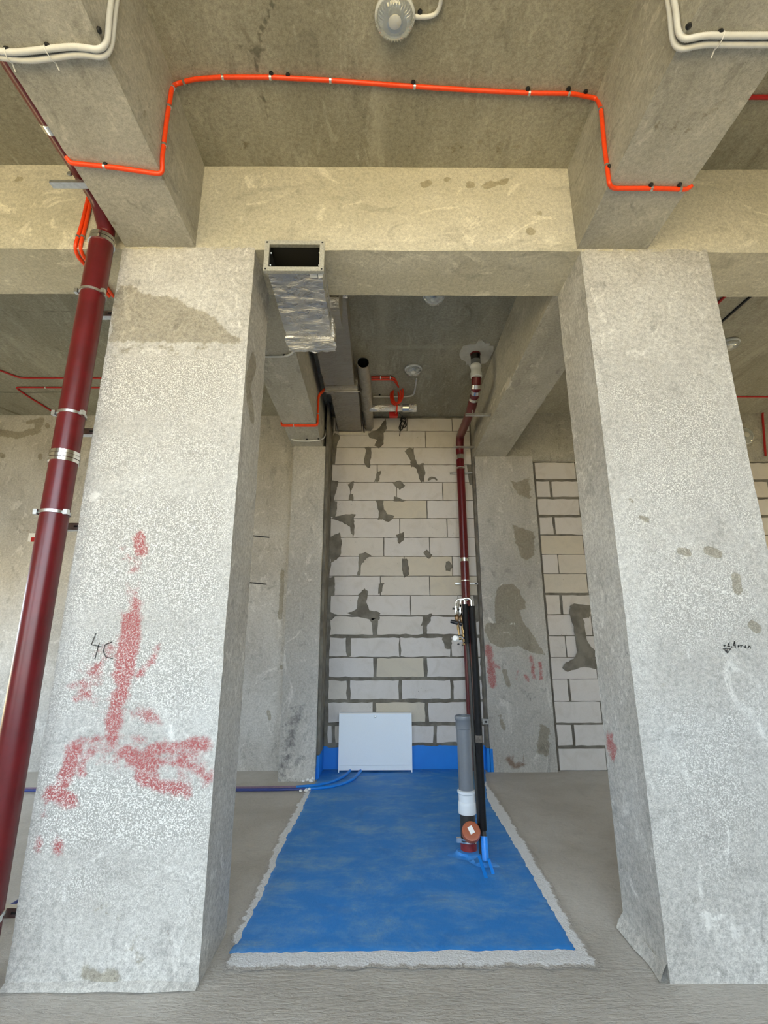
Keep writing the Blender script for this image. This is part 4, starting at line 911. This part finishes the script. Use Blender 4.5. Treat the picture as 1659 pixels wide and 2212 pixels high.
for py, xa, xb, wall_end in ((966,980,1029,True),(1022,972,1020,True),(1261,983,1034,True)):
    yy = RY-.01 if py == 966 else YW-.045
    a, b_ = at(xa, py, Y=yy), at(xb, py, Y=yy)
    if py == 966: yy = RY-RR-.02; a, b_ = at(xa, py, Y=yy), at(xb, py, Y=yy)
    MB().box(a.x, min(b_.x, 1.30), yy-.018, yy+.018, a.z-.011, a.z+.011).obj('strut_channel', M['zinc'], t, smooth=0)
    if py != 966: MB().ring((RX,RY,a.z+.02), (0,0,1), RR-.001, RR+.006, .014, 28).obj('pipe_clamp', M['zinc'], t)
MB().box(1.255, 1.285, YW-.066, YW-.062, at(1030,1261,Y=YW-.045).z-.006, at(1030,1261,Y=YW-.045).z+.006).obj('slot', M['black'], t, smooth=0)
z_ = at(1045, 1558, Y=6.50).z
b_ = MB().box(1.255, 1.325, 6.46, 6.50, z_-.03, z_+.03); bo = b_.obj('bracket', M['zinc'], t, smooth=0); MB().box(1.275, 1.305, 6.456, 6.46, z_-.012, z_+.010).obj('bracket_hole', M['black'], t, smooth=0)
# plaster patch on the ceiling around it
K3 = lambda L: [at(960+x*.1537, 720+y*.1537, Z=ZC) for x, y in L]
poly = K3([(215,250),(260,175),(360,145),(440,140),(480,95),(530,85),(570,130),(640,125),(630,165),(690,170),(690,235),(655,300),(610,380),(570,410),(430,420),(410,470),(350,460),(330,415),(310,440),(300,385),(235,355),(210,300)])
MB().prism(poly, (0,0,-.012)).obj('plaster_patch', M['plaster'], ceiling, smooth=0)

# standpipe
SX, SY = .648, 4.10; zt = .955; RS = .0555
t = thing('standpipe', 'grey plastic drain standpipe on a brown capped tee, rising from the blue membrane', 'pipe', (SX, SY, 0))
sx = lambda z_: SX
zf1 = at(1008, 1705, Y=SY).z; zf0 = at(1012, 1757, Y=SY).z
MB().tube([(sx(zf0+.05),SY,zf0+.05),(sx(zt-.06),SY,zt-.06)], RS, 32).obj('pipe_section', M['grey_pvc'], t)
so = MB().lathe((sx(zt),SY,zt), (0,0,-1), [(RS+.003,.0),(RS+.012,.004),(RS+.015,.02),(RS+.011,.034),(RS+.007,.04),(RS+.007,.095),(RS+.0005,.10)], 32)
so.f = so.f[:-2]; so.obj('socket', M['grey_pvc'], t)
inn = MB().tube([(sx(zt),SY,zt),(sx(zt-.2),SY,zt-.2)], RS+.003, 32, False); inn.f = [f[::-1] for f in inn.f]; inn.tube([(sx(zt),SY,zt-.06),(sx(zt),SY,zt-.065)], RS-.004, 24); inn.obj('socket_inside', M['grey_pvc'], t)
h_ = zf1-zf0
MB().lathe((sx(zf1),SY,zf1), (0.0,0,-1), [(RS+.001,0),(RS+.012,.006),(RS+.012,.022),(RS+.005,.03),(RS+.005,h_*.48),(RS+.008,h_*.5),(RS+.010,h_*.62),(RS+.010,h_*.98),(RS+.004,h_)], 32).obj('coupling', M['pale_grey_pvc'], t)
MB().tube([(sx(zf0),SY,zf0+.01),(SX,SY,.02)], RS-.001, 32).obj('tee_body', M['steel_pipe'], t)
ca = Vector((.662, SY-.02, .27)); ce_ = at(1018, 1795, Y=SY-.165)
MB().tube([(SX+.01,SY,.19), ce_+Vector((0,.06,-.03))], RS, 28).obj('tee_branch', M['steel_pipe'], t)
ax = (ce_ - Vector((SX+.01,SY,.10))).normalized()
MB().lathe(ce_-ax*.05, ax, [(RS+.004,0),(RS+.010,.006),(RS+.010,.040),(RS+.006,.05),(RS-.003,.052),(.02,.050)], 36).obj('end_cap', M['cap_brown'], t)
u_ = ax.cross(Vector((0,0,1))).normalized(); w_ = u_.cross(ax)
def lbl(a, b_): 
    an = -.45; x, y = a*math.cos(an)-b_*math.sin(an), a*math.sin(an)+b_*math.cos(an)
    return ce_ + ax*.0005 + u_*x + w_*(y+.006)
MB().prism([lbl(-.017,-.024), lbl(.017,-.024), lbl(.017,.024), lbl(-.017,.024)], ax*.0015).obj('paper_label', M['white'], t, smooth=0)
for k in range(2): MB().ring((SX,SY,.115-k*.018), (0,.12,1), RS-.001, RS+.010, .014, 32).obj('pipe_clamp', M['chrome'], t)
MB().box(SX-RS-.035, SX-RS, SY-.04, SY-.015, .10, .13).obj('clamp_lug', M['chrome'], t, smooth=0)
MB().tube([(SX,SY,.10),(SX,SY,0)], [RS+.003, RS+.004], 32).obj('pipe_foot', M['red_oxide'], t)
# membrane dressed up around the pipe feet
def lump(cx, cy, r0, h, seed):
    mb = MB(); n, m = 28, 7; vs = []
    for j in range(m):
        k = j/(m-1)
        for i in range(n):
            an = 2*math.pi*i/n; nz = .6*mnoise.noise(Vector((math.cos(an)*1.6, math.sin(an)*1.6, seed+j*.35)))
            rr = r0*(.5+.5*k)*(1+.30*nz); vs.append((cx+rr*math.cos(an), cy+rr*math.sin(an)*.8, .008+h*(1-k)**1.3*(1+.8*nz) - .004*k))
    fs = [(j*n+i, (j+1)*n+i, (j+1)*n+(i+1) % n, j*n+(i+1) % n) for j in range(m-1) for i in range(n)]; fs.append(tuple(range(n)))
    mb.add(vs, fs); mb.f = [f for f in mb.f]
    return mb.obj('pipe_collar', M['membrane'], mem, smooth=30)
lump(SX, SY-.02, .17, .035, 1.); lump(.72, 3.93, .13, .03, 6.)
for (a, b_) in (((1035,1862),(1050,1898)), ((1056,1868),(1066,1892))):
    p, q = at(*a, Z=.05), at(*b_, Z=.012)
    MB().prism([p+Vector((-.008,0,.03)), p+Vector((.008,0,.03)), q+Vector((.010,-.01,0)), q+Vector((-.010,-.01,0))], (.004,.012,.004)).obj('membrane_flap', M['coating'], mem, smooth=0)
# black insulated pipes with valve groups
def vpath(L, y): return [at(a, b_, Y=y) for a, b_ in L]
YM = 4.0
t = thing('insulated_pipe', 'tall black insulated water pipe beside the grey standpipe, thicker of the pair', 'pipe', (.73, 3.93, 0))
pts = vpath([(1018.7,1309),(1022.5,1370),(1027.5,1450),(1033,1560),(1036.5,1640),(1038.5,1690),(1042.5,1780),(1043,1793)], YM)
MB().tube(resample(fillet(pts, .1), .08), .027, 20).obj('insulation_sleeve', M['black_foam'], t)
a, b_ = at(1044,1790,Y=YM), at(1046,1810,Y=YM-.02); MB().tube([a, b_], .017, 16).obj('bare_pipe', M['steel_pipe'], t)
MB().tube([b_+Vector((0,0,.01)), Vector((.735,3.93,0))], .024, 18).obj('painted_foot', M['blue_paint'], t)
q = at(1036, 1597, Y=YM-.025); MB().ring((q.x, YM, q.z), (0,0,1), .0268, .0285, .05, 20).obj('worn_patch', M['worn'], t)
el = [at(1018.5,1312,Y=YM), at(1018,1297,Y=YM), at(1012,1291,Y=YM), at(1004,1293,Y=YM)]
MB().tube(fillet([el[0], at(1018,1296,Y=YM), at(1010,1292,Y=YM), at(1000,1294,Y=YM)], .03), .0095, 14).obj('elbow', M['chrome'], t)
t2 = thing('insulated_pipe', 'shorter black insulated water pipe between the valves and the thicker black pipe', 'pipe', (.69, 3.95, 0))
pts = vpath([(1005,1305),(1006,1340),(1009,1390)], YM)
MB().tube(pts, .023, 18).obj('insulation_sleeve', M['black_foam'], t2)
pts = vpath([(1010,1388),(1015,1450),(1021,1560),(1027,1660),(1033,1750),(1037,1800),(1040,1850)], YM+.03)
MB().tube(resample(pts, .1), .014, 14).obj('bare_pipe', M['steel_pipe'], t2)
MB().tube(fillet([at(1004,1308,Y=YM), at(1003.5,1295,Y=YM), at(996,1294,Y=YM), at(994.5,1304,Y=YM)], .025), .0095, 14).obj('elbow', M['chrome'], t2)
def valve_group(off, y, label):
    """one stack of elbow, valve, filter, reducer and a dial meter hanging from the pipe head"""
    px = lambda a, b_: at(a+off[0], b_+off[1], Y=y)
    t = thing('water_valve_set', label, 'valve', px(990, 1390), 'valve and meter sets on the black pipes')
    MB().tube(fillet([px(1000,1294), px(986,1295), px(984,1306)], .03), .0085, 12).obj('elbow', M['chrome'], t)
    MB().tube([px(984,1303), px(984.3,1309)], .0115, 6).obj('nut', M['chrome'], t)
    MB().tube([px(984.5,1306), px(985.5,1330)], .007, 10).obj('bare_pipe', M['chrome'], t)
    MB().tube([px(985,1312), px(985.5,1319)], .0125, 12).obj('valve_body', M['chrome'], t)
    MB().tube([px(986,1316), px(977.5,1314.5)], [.005,.009], 10).obj('valve_handle', M['black'], t)
    MB().tube([px(985.5,1323), px(985.7,1328)], .0125, 6).obj('nut', M['chrome'], t)
    MB().lathe(px(986,1327), Vector((.05,-.25,-1)), [(.010,0),(.0175,.012),(.0175,.035),(.010,.05),(.006,.056)], 14).obj('filter_body', M['bronze'], t)
    MB().tube([px(987,1338), px(990,1350)], .011, 12).obj('reducer_body', M['bronze'], t)
    MB().tube([px(989,1346), px(973.5,1342)], [.016,.0135], 14).obj('regulator_cap', M['black'], t)
    MB().tube([px(989,1350), px(990,1356), px(991.5,1366), px(992,1372)], [.008,.012,.007,.009], 10).obj('connector', M['brass'], t)
    MB().lathe(px(985,1379), Vector((-.55,-.8,.12)), [(.018,-.012),(.0235,-.010),(.0235,.012),(.019,.020),(.006,.021)], 20).obj('meter', M['white'], t)
    MB().tube([px(985,1379), px(997,1380)], .010, 12).obj('meter_body', M['brass'], t)
    MB().tube([px(990,1390), px(990.5,1393)], .009, 10).obj('meter_cap', M['black'], t)
    return t
valve_group((0, 0), YM-.01, 'brass valve set with a white water meter, outermost beside the black pipes')
v2 = valve_group((9.5, 2), YM+.03, 'second brass valve set with a white meter, touching the shorter black pipe')
for a, b_, r_ in ((1360,1368,.011),(1371,1376,.0125),(1380,1386,.012),(1389,1393,.010)):
    MB().tube(vpath([(1000.5+(a-1360)*.06, a),(1001+(b_-1360)*.06, b_)], YM), r_, 10).obj('brass_union', M['brass'], v2)
t = thing('thin_pipe', 'slim pale blue pipe stub standing between standpipe and black pipe', 'pipe', (.69, 4.12, 0))
MB().tube([at(1023.5,1666,Y=4.15), (.688, 4.13, 0)], .011, 12).obj('tube', plain('pale_blue_pipe', (.18,.40,.62), .4), t)

# cabinet
cx0, cx1, cyf, cyb, cz0, cz1 = -.492, .388, 6.455, YW-.012, .03, .665
t = thing('manifold_cabinet', 'white metal manifold cabinet on short legs against the block wall', 'cabinet', ((cx0+cx1)/2, 6.53, 0))
MB().box(cx0+.004, cx1-.004, cyf+.006, cyb, cz0+.05, cz1-.004).obj('body', M['enamel'], t, smooth=0)
d_ = MB().box(cx0, cx1, cyf-.006, cyf+.006, cz0+.062, cz1); d_.obj('door', M['enamel'], t, smooth=0)
MB().box(cx0+.002, cx1-.002, cyf-.003, cyf+.010, cz0+.005, cz0+.058).obj('lower_panel', M['enamel'], t, smooth=0)
for xx in (cx0, cx1-.012): MB().box(xx, xx+.012, cyf-.006, cyf+.03, 0.012, cz0+.062).obj('leg', M['enamel'], t, smooth=0)
MB().box(cx0-.001, cx1+.001, cyf-.009, cyf-.004, cz1-.004, cz1+.006).obj('top_edge', M['white'], t, smooth=0)
q = at(811, 1548, Y=cyf-.006); MB().lathe((q.x, cyf-.006, q.z), (0,-1,0), [(.013,0),(.013,.004),(.009,.006),(.003,.005)], 16).obj('lock', M['zinc'], t)
# hoses
L1 = [at(755,1672,Z=.05)+Vector((0,.15,0)), at(742,1678,Z=.03), at(715,1690,Z=.022), at(680,1697,Z=.02), at(640,1700,Z=.02), at(560,1702,Z=.02), at(440,1702,Z=.02), at(250,1702,Z=.02), at(50,1704,Z=.02), at(-120,1704,Z=.02)]
L2 = [at(778,1672,Z=.05)+Vector((0,.15,0)), at(765,1683,Z=.028), at(735,1695,Z=.022), at(700,1702,Z=.022), at(660,1704,Z=.02), at(600,1706,Z=.02), at(440,1707,Z=.02), at(250,1707,Z=.02), at(50,1708,Z=.02), at(-120,1708,Z=.02)]
for i, (L, mt, lb) in enumerate(((L1, 'violet_hose', 'violet grey floor hose leading from the white cabinet, nearer the pier'), (L2, 'blue_hose', 'dark blue floor hose leading from the white cabinet across the screed'))):
    t = thing('floor_hose', lb, 'hose', L[4], 'hoses from the white cabinet')
    L = [Vector(p) for p in L]
    MB().tube(fillet(L[:5], .2, 6), .0155, 12).obj('painted_end', M['coating'], t)
    MB().tube(fillet(L[4:], .2, 6), .014, 12).obj('tube', M[mt], t)
L3 = [at(60,1935,Z=.02), at(20,1962,Z=.02), at(-60,1995,Z=.02)]
for i, (mt, dy, lb) in enumerate((('blue_hose', .0, 'short visible length of dark blue hose behind the pipe clamp near the floor'), ('violet_hose', -.05, 'short visible length of violet hose beside the dark blue one near the floor'))):
    L = [p+Vector((0.03*i, dy, 0)) for p in L3]
    t = thing('floor_hose', lb, 'hose', L[0], 'hoses behind the red-smeared column'); MB().tube(fillet([L[0]+Vector((.35,.35,0))]+L, .1, 5), .016, 12).obj('tube', M[mt], t)
# primer blobs on the hoses and the pier foot
t = thing('primer_splash', 'white primer splashes on the hoses where they leave the blue floor', 'primer', at(660, 1700, Z=.0))
for px, py, r_, z_ in ((665,1684,.02,.03),(672,1686,.026,.05),(655,1687,.018,.02),(676,1681,.02,.07),(662,1707,.022,.03),(650,1708,.018,.02),(668,1704,.016,.035)):
    q = at(px, py, Z=z_); n_ = MB().lathe(q+Vector((0,0,r_*.4)), (0,0,-1), [(r_*.3,-r_*.3),(r_*.8,0),(r_,r_*.5),(r_*.9,r_*.9)], 9, lambda i, k: 1+.35*mnoise.noise(Vector((k*1.3, i, px)))); n_.obj('blob', M['white'], t)

# thin red alarm conduits in the outer bays
def red_run(pts, label, r=.011, grp='thin red conduits in the outer bays', clips=()): return conduit('alarm_conduit', label, 'red_plastic', pts, r, clips, grp, False, .05, n=8)
zc = ZC-.012
red_run([(-5.6,4.15,zc),(-5.0,4.75,zc),(-4.456,5.551,zc),(-3.0,5.545,zc)], 'thin bent red conduit on the dim ceiling, nearer of the two')
red_run([(-3.0,5.782,zc),(-4.688,5.782,zc),(-4.686,6.05,zc),(-4.64,6.56,zc),(-4.64,YW-.015,4.60),(-4.655,YW-.015,2.93)], 'thin red conduit that turns down the back wall to the call point', clips=[Vector((-4.3,5.782,zc)), Vector((-4.0,5.782,zc))])
q = at(73, 1162, Y=YW-.02)
t = thing('call_point', 'small white and red alarm call point on the back wall beside the red pipe', 'switch', (q.x, YW-.003, q.z))
MB().box(q.x-.055, q.x+.055, YW-.05, YW-.003, q.z-.055, q.z+.06).obj('housing', M['white'], t, smooth=0)
MB().box(q.x-.01, q.x+.052, YW-.056, YW-.045, q.z-.058, q.z-.0).obj('push_plate', M['red_plastic'], t, smooth=0)
p = at(1625, 210, Z=zc); red_run([(1.77, p.y, zc), (4.2, p.y, zc)], 'thin red conduit crossing the near ceiling beyond the beam above the pale column', .013)
p = at(1590, 857, Z=zc); red_run([(3.4, p.y, zc), (5.9, p.y, zc)], 'thin red conduit running level on the dim ceiling behind the pale column')
red_run([at(1690,860,Y=6.48), at(1655,878,Y=6.48), at(1647,892,Y=6.48), at(1652,960,Y=6.48)] + [at(1654,985,Y=6.48)], 'thin red conduit curving down the beam over the block infill wall', .014)
a = at(1530,675,Z=zc); b_ = at(1575,632,Z=zc); red_run([a, b_], 'short slanting red conduit just visible beneath the cross beam beside the pale column', .012)
a = at(1540,712,Z=ZC-.008); b_ = at(1630,633,Z=ZC-.008); t = thing('cable', 'dark cable slanting across the dim ceiling behind the pale column', 'cable', a); MB().tube([a, b_], .012, 8).obj('cable_strand', M['black'], t)
